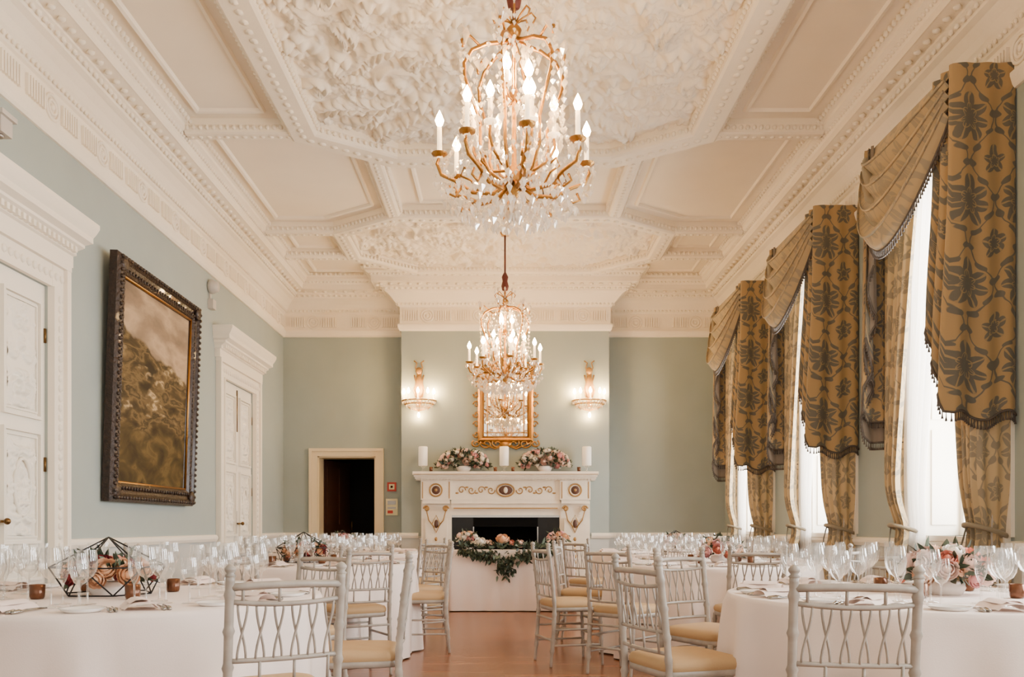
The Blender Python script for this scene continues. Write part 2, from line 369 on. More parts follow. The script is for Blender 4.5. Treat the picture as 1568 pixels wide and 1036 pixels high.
for s in (-1,1):
    rib([(s*1.22,7.9),(s*1.22,9.45)],.2,.12)
    for y in (7.45,9.95,10.85,2.2): rib([(s*1.85,y),(s*2.78,y)],.2,.12)
    q=[(2.6,2.5),(2.6,7.2),(2.05,7.2),(2.05,2.5)]; thin([(s*a,b) for a,b in q])
    q=[(2.6,7.7),(2.6,9.7),(2.05,9.7),(1.45,9.3),(1.45,8.0),(1.95,7.7)]; thin([(s*a,b) for a,b in q])
    q=[(2.6,10.1),(2.6,10.7),(2.15,10.7),(2.15,10.1)]; thin([(s*a,b) for a,b in q])
    q=[(2.6,11.1),(2.6,11.7),(1.5,11.7),(2.05,11.1)]; thin([(s*a,b) for a,b in q])
    q=[(2.6,-2.3),(2.6,1.9),(2.0,1.9),(1.2,1.5),(1.2,-2.3)]; thin([(s*a,b) for a,b in q])
thin([(-.9,8.25),(-.9,9.2),(.9,9.2),(.9,8.25)])
mb.build('trim_ceiling_ribs')
# plaster relief
def inpoly(xx,yy,poly):
    c=np.zeros(xx.shape,bool); n=len(poly)
    for i in range(n):
        x1,y1=poly[i];x2,y2=poly[i-1]
        cond=((y1>yy)!=(y2>yy))&(xx<(x2-x1)*(yy-y1)/((y2-y1) if y2!=y1 else 1e-9)+x1); c^=cond
    return c
def heights(X,Y,x0,x1,y0,y1,sp,seed,sym=True,leafy=.62):
    rs=np.random.RandomState(seed); H=np.zeros(X.shape)
    cs=[]; gy=y0; j=0
    while gy<y1+sp:
        gx=(0 if sym else x0)+(sp/2 if j%2 else 0)
        while gx<x1+sp:
            cs.append((gx+rs.uniform(-.25,.25)*sp,gy+rs.uniform(-.25,.25)*sp)); gx+=sp
        gy+=sp*.85; j+=1
    AX=np.abs(X) if sym else X
    for cx,cy in cs:
        R=sp*rs.uniform(.5,.85); ty=rs.rand(); ph=rs.uniform(0,6.28); sg=rs.choice([-1,1]); am=rs.uniform(.55,1); nl=rs.choice([4,5,6])
        dx=AX-cx; dy=Y-cy; r=np.hypot(dx,dy); mk=r<R
        if not mk.any(): continue
        dx=dx[mk];dy=dy[mk];r=r[mk]
        th=np.arctan2(dy,dx); q=np.clip(r/R,0,1)
        if ty<.28:
            edge=.62+.38*np.abs(np.cos(th*nl/2+ph))
            h=np.clip(1-(q/edge)**3,0,1)*(.45+.4*np.abs(np.cos(th*nl/2+ph)))*(.75+.25*np.cos(q*16))+.5*np.clip(1-(q/.22)**2,0,1)
        elif ty<1-leafy+.1:
            h=np.clip(1-q**3,0,1)*np.clip(.25+.8*np.cos(sg*th+q*9+ph),0,1)*(.78+.22*np.cos(sg*th*8+q*22))
        else:
            u=dx*math.cos(ph)+dy*math.sin(ph); v=-dx*math.sin(ph)+dy*math.cos(ph); v=v+sg*u*u/R*.7
            wd=R*(.42*(1-.25*u/R))*(.72+.28*np.abs(np.cos(u/R*9)))
            e=np.clip(1-(u/(R*.95))**2,0,1)*np.clip(1-(v/wd)**2,0,1)
            h=e**.5*(.55+.45*np.minimum(1,np.abs(v)/wd*2))*(.8+.2*np.cos((np.abs(v)*1.2+u)/R*24))
        H[mk]=np.maximum(H[mk],h*am)
    return H
def relief(name,poly,res,sp,depth,seed):
    xs=np.arange(min(p[0] for p in poly),max(p[0] for p in poly)+res,res); ys=np.arange(min(p[1] for p in poly),max(p[1] for p in poly)+res,res)
    X,Y=np.meshgrid(xs,ys); H=heights(X,Y,xs[0],xs[-1],ys[0],ys[-1],sp,seed)
    H=np.maximum(H,.38*heights(X,Y,xs[0],xs[-1],ys[0],ys[-1],sp*.5,seed+1))
    I=inpoly(X,Y,poly); ny,nx=X.shape; Z=ZC-.002-depth*H
    vs=np.stack([X.ravel(),Y.ravel(),Z.ravel()],1)
    idx=np.arange(ny*nx).reshape(ny,nx); ok=I[:-1,:-1]&I[1:,:-1]&I[:-1,1:]&I[1:,1:]
    fs=np.stack([idx[:-1,:-1][ok],idx[1:,:-1][ok],idx[1:,1:][ok],idx[:-1,1:][ok]],1)
    used=np.unique(fs); rm=-np.ones(ny*nx,int); rm[used]=np.arange(len(used))
    m=MB(); m.add(vs[used].tolist(),rm[fs].tolist(),CREAM,True); return m.build(name)
def shrink(poly,d): return [tuple(p) for p in offset_pts(poly,d,True)]
relief('ceiling_plaster_foliage',shrink(A,.14),.0125,.34,.12,3)
relief('ceiling_plaster_foliage',shrink(B,.12),.014,.30,.10,5)
# ---------------------------------------------------------------- doors left
def door_left(name,a,b):
    m=MB(); X=XL
    def lb(u0,u1,n0,n1,z0,z1,mt=TRIM): m.box((X+n0,u0,z0),(X+n1,u1,z1),mt)
    for (s,e) in ((a-.2,a),(b,b+.2)):
        lb(s,e,.001,.035,0,2.93)
        if s<a: lb(s-.004,s+.05,.035,.063,0,2.905); lb(e-.03,e,.035,.05,0,2.75)
        else: lb(e-.05,e+.004,.035,.063,0,2.905); lb(s,s+.03,.035,.05,0,2.75)
        c=(s+e)/2
        for z in np.arange(.3,2.7,.07): m.blob((X+.035,c,z),(.018,.03,.03),TRIM,6,3)
    lb(a+.001,b-.001,.001,.034,2.75,2.93); lb(a-.207,b+.207,.001,.066,2.905,2.948)
    for y in np.arange(a-.15,b+.17,.07): m.blob((X+.035,y,2.83),(.018,.03,.03),TRIM,6,3)
    pf=[(.0,2.946),(.06,2.946),(.06,3.03),(.08,3.04),(.08,3.07),(.13,3.10),(.13,3.12),(.18,3.14),(.18,3.18),(.20,3.21),(.22,3.25),(.22,3.28),(.0,3.30)]
    def hd(u,v):
        d,z=pf[int(round(v*(len(pf)-1)))]; e=.21+d*.45
        y=(a-e) if u<.5 else (b+e); return (X+d,y,z)
    m.grid(hd,1,len(pf)-1,TRIM,smooth=False)
    for sgn,yy in ((-1,a),(1,b)):
        vs=[]
        for d,z in pf: vs.append((X+d,yy+sgn*(.21+d*.45),z))
        for d,z in pf: vs.append((X,yy+sgn*(.21+d*.45),z))
        k=len(pf); m.add(vs,[(i,i+1,k+i+1,k+i) for i in range(k-1)],TRIM)
    for y in np.arange(a-.2,b+.2,.06): lb(y,y+.03,.08,.115,3.045,3.085)
    mid=(a+b)/2
    for (s,e) in ((a+.002,mid-.004),(mid+.004,b-.002)):
        lb(s,e,-.06,-.02,.01,2.748,WDOOR)
        def frame(u0,u1,z0,z1,w=.022,n=.026):
            lb(u0,u1,-.02,n-.02,z0,z0+w,WDOOR); lb(u0,u1,-.02,n-.02,z1-w,z1,WDOOR); lb(u0,u0+w,-.02,n-.021,z0+w,z1-w,WDOOR); lb(u1-w,u1,-.02,n-.021,z0+w,z1-w,WDOOR)
        u0,u1=s+.07,e-.07; c=(s+e)/2
        for z0,z1 in ((.15,.62),(.7,.86),(.95,1.72),(1.8,2.62)):
            frame(u0,u1,z0,z1); frame(u0+.04,u1-.04,z0+.04,z1-.04,.012,.014)
            ny=max(4,int((u1-u0-.12)/.009)); nz=max(4,int((z1-z0-.12)/.009))
            ys=np.linspace(u0+.06,u1-.06,ny); zs=np.linspace(z0+.06,z1-.06,nz); YY,ZZ=np.meshgrid(ys-c,zs)
            H=heights(YY,ZZ,-.2,.2,zs[0],zs[-1],.13,int(z0*100)+3)
            env=np.clip(1.5-np.abs(YY)/((u1-u0)/2-.06)*(.7+.7*np.sin((ZZ-z0)/(z1-z0)*math.pi*4)**2),0,1); H=H*env
            vs=[(X-.019+.045*H[j,i],ys[i],zs[j]) for j in range(nz) for i in range(ny)]
            m.add(vs,[(j*ny+i,j*ny+i+1,(j+1)*ny+i+1,(j+1)*ny+i) for j in range(nz-1) for i in range(ny-1)],WDOOR,True)
        m.tube([(X-.005,c+.095*math.cos(t*math.pi/12),1.33+.19*math.sin(t*math.pi/12)) for t in range(24)],.013,WDOOR,6,None,True)
        for z in (.4,1.5,2.4): m.tube([(X-.012,(s+.008) if s<a+.01 else (e-.008),z-.05),(X-.012,(s+.008) if s<a+.01 else (e-.008),z+.05)],.009,BRASS,6)
    lb(mid-.055,mid-.015,-.02,-.008,.98,1.25,BRASS)
    m.tube([(X-.01,mid-.035,1.1),(X+.04,mid-.035,1.1),(X+.045,mid-.06,1.1),(X+.045,mid-.14,1.095)],.009,BRASS,8)
    m.blob((X+.04,mid+.05,1.1),(.022,.022,.022),BRASS,8,6); m.tube([(X-.02,mid+.05,1.1),(X+.04,mid+.05,1.1)],.01,BRASS)
    m.box((X-.1,mid-.006,0),(X-.05,mid+.006,2.74),BLACK)
    m.tube([(X-.012,mid,2.2),(X-.012,mid,2.7)],.008,BRASS,6)
    return m.build(name)
door_left('door_1',*DL[0]); door_left('door_2',*DL[1])
# back door
mb=MB()
x0,x1,zt=DB
GT=mat('door_trim_cream',(226,208,172),.5)
for s,e in ((x0-.12,x0),(x1,x1+.12)):
    mb.box((s,YB-.03,0),(e,YB,zt+.11),GT); mb.box((s+(.0 if s<x0 else .08),YB-.05,0),(s+(.04 if s<x0 else .12),YB-.03,zt+.11),GT)
mb.box((x0,YB-.03,zt),(x1,YB,zt+.11),GT); mb.box((x0-.12,YB-.052,zt+.07),(x1+.12,YB-.03,zt+.112),GT)
mb.box((x0,YB,0),(x0+.02,YB+.3,zt),GT); mb.box((x1-.02,YB,0),(x1,YB+.3,zt),GT); mb.box((x0,YB,zt-.02),(x1,YB+.3,zt),GT)
Md=Matrix.Translation((x0+.03,YB+.3,0))@Matrix.Rotation(math.radians(72),4,'Z')
mb.box((0,0,.01),(.8,.045,zt-.03),DBROWN,Md); mb.box((.08,-.012,.2),(.36,0,.95),DBROWN,Md); mb.box((.44,-.012,.2),(.72,0,.95),DBROWN,Md); mb.box((.08,-.012,1.1),(.36,0,1.95),DBROWN,Md); mb.box((.44,-.012,1.1),(.72,0,1.95),DBROWN,Md)
mb.tube([(.74,-.06,1.0),(.74,-.06,1.14)],.01,BRASS,6,Md)
mb.build('door_3')
def sign(name,x,z,w,h,mt,bars):
    m=MB(); m.box((x-w/2,YB-.015,z-h/2),(x+w/2,YB-.001,z+h/2),mt)
    for (a,b,c,d,mm) in bars: m.box((x+a*w,YB-.019,z+b*h),(x+c*w,YB-.0151,z+d*h),mm)
    m.build(name)
sx=(600-772)/105.7
sign('fire_alarm_call_point',sx,1.07+60/105.7,.13,.13,REDS,[(-.3,-.3,.3,.3,CREAMS),(-.12,-.12,.12,.12,REDS)])
sign('fire_notice_sign',sx,1.07+29/105.7,.17,.24,CREAMS,[(-.35,.15,.35,.38,STEEL),(-.35,-.1,.35,.0,STEEL),(-.35,-.38,.1,-.2,REDS)])
# ---------------------------------------------------------------- painting
mb=MB(); PW,PH=1.80,1.99
prof=[(0,0),(0,.06),(.02,.085),(.05,.09),(.07,.07),(.10,.06),(.13,.07),(.145,.06),(.16,.045),(.175,.025)]
vs=[]
for d,n in prof:
    for sx_,sz_ in ((-1,-1),(1,-1),(1,1),(-1,1)): vs.append((sx_*(PW/2-d),-n,sz_*(PH/2-d)))
fs=[(j*4+i,j*4+(i+1)%4,(j+1)*4+(i+1)%4,(j+1)*4+i) for j in range(len(prof)-1) for i in range(4)]
Mp=Matrix.Translation((XL+.01,7.62,1.27))@Matrix.Rotation(math.radians(2.0),4,'Y')@Matrix.Rotation(math.radians(90),4,'Z')@Matrix.Translation((0,0,PH/2))
mb.add(vs,fs,DARKW,False,Mp)
w=PW/2-.17; h_=PH/2-.17
mb.add([(-w,-.026,-h_),(w,-.026,-h_),(w,-.026,h_),(-w,-.026,h_)],[(0,1,2,3)],PAINT,False,Mp,[(0,0),(1,0),(1,1),(0,1)])
for k in range(4):
    for d,n,r in ((.035,.09,(.024,.018,.018)),(.115,.068,(.02,.012,.02))):
        hx=PW/2-d; hz=PH/2-d; hh=hx if k%2==0 else hz
        for t in np.arange(-hh,hh,.055):
            p=[(t,-n,-hz),(hx,-n,t),(t,-n,hz),(-hx,-n,t)][k]; mb.blob(p,r,DARKW,5,3,Mp)
    hx=w+.01; hz=h_+.01
    mb.tube([[(-hx,-.04,-hz),(hx,-.04,-hz)],[(hx,-.04,-hz),(hx,-.04,hz)],[(hx,-.04,hz),(-hx,-.04,hz)],[(-hx,-.04,hz),(-hx,-.04,-hz)]][k],.013,GOLD,6,Mp)
for (ux,uz) in ((-1,-1),(1,-1),(1,1),(-1,1)):
    mb.blob((ux*(PW/2-.08),-.08,uz*(PH/2-.08)),(.07,.025,.07),DARKW,8,5,Mp)
mb.build('framed_landscape_painting')
mb=MB()
mb.lathe([(0.001,0),(.06,0),(.075,.02),(.075,.05),(.06,.07),(.055,.10),(0.001,.105)],16,(0,0,0),GREYP,Matrix.Translation((XL,9.2,3.66))@Matrix.Rotation(math.radians(90),4,'Y'))
mb.box((XL,9.16,3.42),(XL+.06,9.26,3.52),GREYP); mb.box((XL,9.19,3.5),(XL+.02,9.22,3.66),GREYP); mb.build('fire_alarm_sounder')
mb=MB(); mb.box((XL,5.13,3.46),(XL+.16,5.25,3.56),GREYP); mb.box((XL,5.11,3.56),(XL+.18,5.27,3.59),GREYP); mb.blob((XL+.12,5.18,3.45),(.03,.03,.02),STEEL,8,4); mb.build('wall_sensor')
# ---------------------------------------------------------------- windows
WIN_E=165
def window(idx,y0):
    m=MB(); a,b=y0+.12,y0+WW-.12; z0,z1=1.0,3.65; X=XR
    for (s,e) in ((a,a+.02),(b-.02,b)): m.box((X,s,z0),(X+.35,e,z1),TRIM)
    m.box((X,a,z1-.02),(X+.35,b,z1),TRIM); m.box((X-.04,a-.06,z0-.04),(X+.35,b+.06,z0),TRIM)
    for s,e in ((a-.1,a),(b,b+.1)): m.box((X-.025,s,z0),(X,e,z1+.1),TRIM)
    m.box((X-.025,a,z1),(X,b,z1+.1),TRIM)
    for yy,sg in ((a+.02,1),(b-.02,-1)):
        for q0,q1 in ((1.08,1.8),(1.88,2.7),(2.78,3.55)):
            m.box((X+.05,min(yy,yy+sg*.012),q0),(X+.24,max(yy,yy+sg*.012),q1),TRIM)
    fx=X+.27
    for (s,e) in ((a+.02,a+.07),(b-.07,b-.02)): m.box((fx,s,z0),(fx+.05,e,z1-.02),TRIM)
    for q in (z0,z1-.07,(z0+z1)/2-.025): m.box((fx-.005,a+.02,q),(fx+.055,b-.02,q+.05),TRIM)
    for k in (1,2): yy=a+.07+(b-a-.14)*k/3; m.box((fx+.01,yy-.012,z0),(fx+.04,yy+.012,z1-.02),TRIM)
    for k in (1,3): q=z0+(z1-z0)*k/4; m.box((fx+.01,a+.03,q-.012),(fx+.04,b-.03,q+.012),TRIM)
    m.build('window_%d'%idx)
    l=bpy.data.lights.new('daylight','AREA'); l.shape='RECTANGLE'; l.size=2.6; l.size_y=1.0; l.energy=WIN_E; l.color=(.95,.975,1.0)
    o=bpy.data.objects.new('daylight',l); sc.collection.objects.link(o); o.location=(X+.45,(a+b)/2,2.33); o.rotation_euler=(0,math.radians(90),0)
for i,y0 in enumerate(W0): window(i+1,y0)
def smooth(t): t=max(0,min(1,t)); return t*t*(3-2*t)
def fringe(m,pts,ln=.05,sp=.022):
    m.tube(pts,.009,FRINGE,5)
    for i in range(len(pts)-1):
        a=Vector(pts[i]);b=Vector(pts[i+1]);L=(b-a).length; n=max(1,int(L/sp))
        for k in range(n):
            p=a+(b-a)*((k+.5)/n)
            m.tube([tuple(p),(p.x,p.y,p.z-ln*.6),(p.x,p.y,p.z-ln)],[.003,.004,.009],FRINGE,4)
def curtains(y0):
    m=MB(); y1=y0+WW; X=XR; PJ=.35; ZT=3.96
    m.box((X-PJ+.01,y0+.01,ZT-.05),(X,y1-.01,ZT-.005),DAM)
    # swag : shallow flat head, then four full rolls of cloth hanging as nested crescents
    def swag(u,v):
        y=y0+.06+(WW-.08)*u
        uu=min(1,max(0,u*.97+.015)); env=max(0,math.sin(math.pi*uu))
        sag=.24+.70*env**.75
        t=max(0,(v-.16)/.84); ph=t*4.0; fr=ph-math.floor(ph)
        a=smooth((v-.12)/.12)*(.35+.65*env**.5)
        roll=(math.sin(math.pi*fr)**.55 if t>0 else 0)      # cusped pleat: round belly, sharp tuck
        pr=PJ+.02+.16*env**.8*v**.7+.115*a*roll
        zz=ZT-sag*v-.045*a*math.sin(2*math.pi*fr)*(1 if t>0 else 0)
        return (X-pr,y,zz)
    m.grid(swag,36,132,DAMS,uvf=lambda u,v:(WW*u,3.9-1.5*v*(.3+.7*math.sin(math.pi*u))))
    fringe(m,[swag(u/24,1) for u in range(25)],.06)
    for k in range(4): m.tube([(X-PJ-.03-.015*k,y1-.01-.02*k,ZT-.02-.02*k),(X-PJ-.07,y1-.08,ZT-.14-.07*k),(X-PJ-.12,y1-.26,ZT-.34-.12*k),(X-PJ-.17,y1-.5,ZT-.46-.14*k)],[.02,.034,.036,.02],DAMS,8)
    def tail(near):
        ys=y0 if near else y1; sg=1 if near else -1
        wfront=.26 if near else .15; tot=PJ+wfront
        zb0=1.76 if near else 1.72
        def fn(u,v):
            d=u*tot
            ztop=ZT
            if d<PJ:
                q=d/PJ; zbot=zb0+(.03*math.sin(q*9) if near else 0.0)
                pl=(.016 if near else .02)*math.sin(q*math.pi*(5 if near else 5))+(.02*v*math.sin(q*7) if near else 0)
                flare=(.05*smooth((v-.3)/.7)*q) if near else 0
                x=X-.01-(PJ-.0+flare)*q; y=ys-sg*(.005+pl*(.3+.7*v)); 
            else:
                q=(d-PJ)/wfront
                zbot=zb0+(.55 if near else 1.25)*q+.08*abs(math.sin(q*math.pi*2.5))
                flare=.05*smooth((v-.3)/.7) if near else 0
                x=X-.01-PJ-flare-.045*math.sin(q*math.pi*5)*(.4+.6*v)-.03; y=ys+sg*q*wfront*(1-.25*v if near else 1)
            return (x,y,ztop+(zbot-ztop)*v)
        m.grid(fn,48,40,DAM if near else LINING,uvf=lambda u,v:(u*tot*1.1+.0,ZT-2.2*v))
        fringe(m,[fn(u/48,1) for u in range(49)],.06)
        if not near:
            def f2(u,v): p=fn(.45+.4*u,v*.93); return (p[0]-.012-.01*math.sin(u*18),p[1]-.03,p[2])
            m.grid(f2,16,20,DAM,uvf=lambda u,v:(u*.3,ZT-2.2*v)); fringe(m,[f2(u/12,1) for u in range(13)],.05)
            fringe(m,[f2(0,v/20) for v in range(3,20)],.02,.03)
        else:
            fringe(m,[fn(1,v/20) for v in range(6,21)],.02,.03)
    tail(True); tail(False)
    tie=1.02
    def drape(near,mt,xf,wt,wti,wb,npl,amp,zt,ret,z0=.03):
        ys=y0+.03 if near else y1-.03; sg=1 if near else -1
        rr=.33 if ret else 0
        def wz(z):
            if z>tie: a=(z-tie)/(zt-tie); return wti+(wt-wti)*(a**1.3*.75+.25*a)
            a=(tie-z)/tie; return wti+(wb-wti)*smooth(a*1.3)
        def fn(u,v):
            z=zt+(z0-zt)*v; w=wz(z); g=math.exp(-((z-tie)/.22)**2)
            k=amp*(.45+.55*min(1,w/wt)); xx=xf-(.07*g if ret else 0)
            s_=math.sin(2*math.pi*npl*u+.8*math.sin(v*3))
            if u<rr:
                q=u/rr; return (X-.01-xx*q, ys+sg*(.05*g-k*.7*s_*(.5+.5*q)), z)
            q=(u-rr)/(1-rr)
            return (X-.01-xx-k*s_+.010*math.sin(u*31+v*5), ys+sg*(.05*g+w*q), z)
        m.grid(fn,npl*10,50,mt,uvf=lambda u,v:(u*(wt+xf)*1.5,zt*(1-v)))
    for near in (True,False):
        drape(near,DAM2,.24,.46 if near else .58,.14,.30,8,.036,3.86,True)
        drape(near,SHEER,.08,.62 if near else .70,.22,.36,9,.025,3.80,False)
        yc=(y0+.12) if near else (y1-.12); sg=1 if near else -1
        pts=[(X-.13+.125*math.cos(t),yc+.105*math.sin(t),tie+.02-.04*math.cos(t)) for t in np.linspace(0,2*math.pi,21)[:-1]]
        m.tube(pts,.016,DAM2,6,None,True)
        m.tube([(X-.25,yc,1.06),(X-.27,yc+.02*sg,.95),(X-.265,yc+.03*sg,.88)],.006,DAM,5)
        m.lathe([(.001,.05),(.017,.04),(.015,.025),(.022,.0),(.026,-.10),(0.001,-.10)],8,(X-.265,yc+.03*sg,.84),DAM)
    m.build('swagged_damask_curtains')
for y0 in W0[1:]: curtains(y0)
# ---------------------------------------------------------------- fireplace
mb=MB(); FY=11.9
x0,x1=-1.15,1.19
xc=(x0+x1)/2
def bx(a,b,mt=MARBLE): mb.box(a,b,mt)
for s in (-1,1):
    a,b=(x0,FBX[0]-.03) if s<0 else (FBX[1]+.03,x1); c=(a+b)/2
    bx((a,FY-.12,0),(b,FY-.002,1.42)); bx((a+.04,FY-.18,0),(b-.04,FY-.12,.16)); bx((a+.06,FY-.155,.16),(b-.06,FY-.12,1.18))
    bx((a+.02,FY-.19,1.38),(b-.02,FY-.12,1.43)); 
    for q in (-1,1):
        pts=[(c+q*(.13+.045*math.cos(t)*(1-t/9)),FY-.17,1.31+.045*math.sin(t)*(1-t/9)) for t in np.linspace(0,7,16)]
        mb.tube(pts,.012,GOLDM,6)
        mb.blob((c+q*.13,FY-.16,1.31),(.03,.02,.04),GOLDM,8,5)
        mb.tube([(c+q*.13,FY-.165,1.27),(c+q*.10,FY-.165,1.15),(c+q*.02,FY-.165,1.05)],.008,GOLDM,5)
    mb.tube([(c,FY-.162,1.22),(c+.055,FY-.162,1.10),(c,FY-.162,.98),(c-.055,FY-.162,1.10)],.008,GOLDM,5,None,True)
    mb.blob((c,FY-.157,1.10),(.03,.012,.06),DARKM,8,5)
    for z in np.arange(.25,.95,.08): mb.blob((c,FY-.157,z),(.022,.012,.03),GOLDM,6,4)
    bx((a,FY-.2,1.43),(b,FY-.002,1.70)); 
    mb.tube([(c+.085*math.cos(t),FY-.205,1.565+.085*math.sin(t)) for t in np.linspace(0,6.28,21)[:-1]],.012,GOLDM,6,None,True)
    mb.blob((c,FY-.2,1.565),(.06,.012,.06),DARKM,14,6); mb.blob((c,FY-.21,1.565),(.022,.012,.022),GOLDM,8,5)
    for q0,q1 in ((a+.02,a+.032),(b-.032,b-.02)): bx((q0,FY-.206,1.45),(q1,FY-.2,1.68),GOLDM)
bx((FBX[0]-.03,FY-.13,1.29),(FBX[1]+.03,FY-.002,1.43)); bx((FBX[0]-.03,FY-.16,1.38),(FBX[1]+.03,FY-.13,1.43))
bx((FBX[0]-.03,FY-.165,1.43),(FBX[1]+.03,FY-.002,1.70))
bx((FBX[0],FY-.16,1.31),(FBX[1],FY-.13,1.325),GOLDM)
mb.tube([(xc+.12*math.cos(t),FY-.175,1.565+.085*math.sin(t)) for t in np.linspace(0,6.28,21)[:-1]],.012,GOLDM,6,None,True)
mb.blob((xc,FY-.168,1.565),(.095,.014,.065),DARKM,14,6); mb.blob((xc,FY-.182,1.565),(.03,.012,.045),MARBLE,8,5)
for s in (-1,1):
    for k in range(4):
        cx=xc+s*(.20+.135*k); sg=1 if k%2 else -1
        pts=[(cx+s*(.055*(1-t/8.5))*math.cos(t*1.0+math.pi),FY-.170,1.565+sg*(.06*(1-t/8.5))*math.sin(t)) for t in np.linspace(0,7.5,18)]
        mb.tube(pts,.0075,GOLDM,5); mb.blob((cx+s*.065,FY-.168,1.565-sg*.04),(.026,.008,.012),GOLDM,6,4)
for d,z0,z1 in ((.22,1.70,1.72),(.25,1.72,1.745),(.29,1.745,1.77),(.33,1.77,1.815)):
    bx((x0-d*.3+.0,FY-d,z0),(x1+d*.3,FY-.002,z1))
for x in np.arange(x0-.04,x1+.04,.045): bx((x,FY-.245,1.702),(x+.022,FY-.22,1.722))
bx((x0-.09,FY-.335,1.775),(x1+.09,FY-.33,1.782),GOLDM)
bx((FBX[0]-.03,FY-.11,1.22),(FBX[1]+.03,FY-.002,1.29)); 
bx((FBX[0]+.001,YB-.02,0),(FBX[1]-.001,YB-.001,1.199),BLACK)
for a in (FBX[0]+.001,FBX[1]-.02): bx((a,FY+.001,0),(a+.018,YB-.02,1.199),BLACK)
bx((FBX[0]+.02,FY+.001,1.17),(FBX[1]-.021,YB-.021,1.198),BLACK); bx((FBX[0]+.02,FY+.001,.001),(FBX[1]-.021,YB-.021,.02),BLACK)
bx((FBX[0]-.028,FY-.09,1.19),(FBX[1]+.028,FY-.07,1.22),SILVER)
bx((FBX[0]-.028,FY-.06,.0),(FBX[0]+.27,FY-.01,1.19),SLATE); bx((FBX[1]-.27,FY-.06,.0),(FBX[1]+.028,FY-.01,1.19),SLATE); bx((FBX[0]+.27,FY-.06,1.06),(FBX[1]-.27,FY-.01,1.19),BLACK)
bx((FBX[0]+.265,FY-.07,0),(FBX[0]+.28,FY-.009,1.06),SILVER); bx((FBX[1]-.28,FY-.07,0),(FBX[1]-.265,FY-.009,1.06),SILVER)
for x in np.arange(-.35,.4,.06): mb.tube([(x,FY+.02,.25),(x,FY+.0,.5)],.008,BLACKW,5)
mb.tube([(-.38,FY,.5),(.42,FY,.5)],.014,BLACKW,6); mb.tube([(-.38,FY+.02,.25),(.42,FY+.02,.25)],.012,BLACKW,6)
for x in (-.38,.42): mb.tube([(x,FY-.1,0.0),(x,FY-.1,.55)],.016,BRASS,6); mb.blob((x,FY-.1,.58),.03,BRASS)
bx((x0-.05,FY-.55,0.0005),(x1+.05,FY-.002,.02),MARBLE)
mb.build('marble_fireplace')
# mirror
mb=MB(); mc=(.02,11.88)
w,h=.66,.92; zc=2.76
vs=[];prof=[(0,0),(0,.04),(.03,.07),(.06,.06),(.08,.03),(.09,.01)]
for d,n in prof:
    for sx_,sz_ in ((-1,-1),(1,-1),(1,1),(-1,1)): vs.append((mc[0]+sx_*(w/2+.06-d),FY-.002-n,zc+sz_*(h/2+.06-d)))
mb.add(vs,[(j*4+i,j*4+(i+1)%4,(j+1)*4+(i+1)%4,(j+1)*4+i) for j in range(len(prof)-1) for i in range(4)],GOLD)
mb.add([(mc[0]-w/2,FY-.014,zc-h/2),(mc[0]+w/2,FY-.014,zc-h/2),(mc[0]+w/2,FY-.014,zc+h/2),(mc[0]-w/2,FY-.014,zc+h/2)],[(0,1,2,3)],MIRROR)
for sx_ in (-1,1):
    mb.box((mc[0]+sx_*.255-.008,FY-.03,zc-h/2),(mc[0]+sx_*.255+.008,FY-.014,zc+h/2),GOLD)
    for k in range(7):
        z=zc-h/2+.05+k*.14; sg=1 if k%2 else -1
        pts=[(mc[0]+sx_*(w/2+.08+.045*math.cos(t)*(1-t/9)),FY-.04,z+sg*.05*math.sin(t)*(1-t/9)) for t in np.linspace(0,7,14)]
        mb.tube(pts,.011,GOLD,5)
    for zz,sg in ((zc-h/2-.06,-1),(zc+h/2+.06,1)):
        for (cx,R) in ((.12,.07),(.27,.085),(.41,.06)):
            pts=[(mc[0]+sx_*(cx+R*math.cos(t)*(1-t/9)),FY-.045,zz+sg*(.02+R*.8*math.sin(t)*(1-t/9))) for t in np.linspace(-1,7,18)]
            mb.tube(pts,.013,GOLD,5)
        mb.tube([(mc[0],FY-.05,zz+sg*.04),(mc[0]+sx_*.15,FY-.04,zz+sg*.09),(mc[0]+sx_*.36,FY-.04,zz)],.014,GOLD,6)
for sg in (-1,1): mb.box((mc[0]-w/2,FY-.03,zc+sg*(h/2-.075)-.006),(mc[0]+w/2,FY-.014,zc+sg*(h/2-.075)+.006),GOLD)
mb.blob((mc[0],FY-.05,zc-h/2-.09),(.09,.03,.05),GOLD,10,6)
mb.blob((mc[0],FY-.05,zc+h/2+.16),(.08,.03,.10),GOLD,10,6)
for a in range(5):
    an=math.radians(30+30*a); mb.tube([(mc[0],FY-.05,zc+h/2+.12),(mc[0]+.2*math.cos(an),FY-.06,zc+h/2+.12+.2*math.sin(an))],[.03,.008],GOLD,6)
mb.build('gilt_mirror')
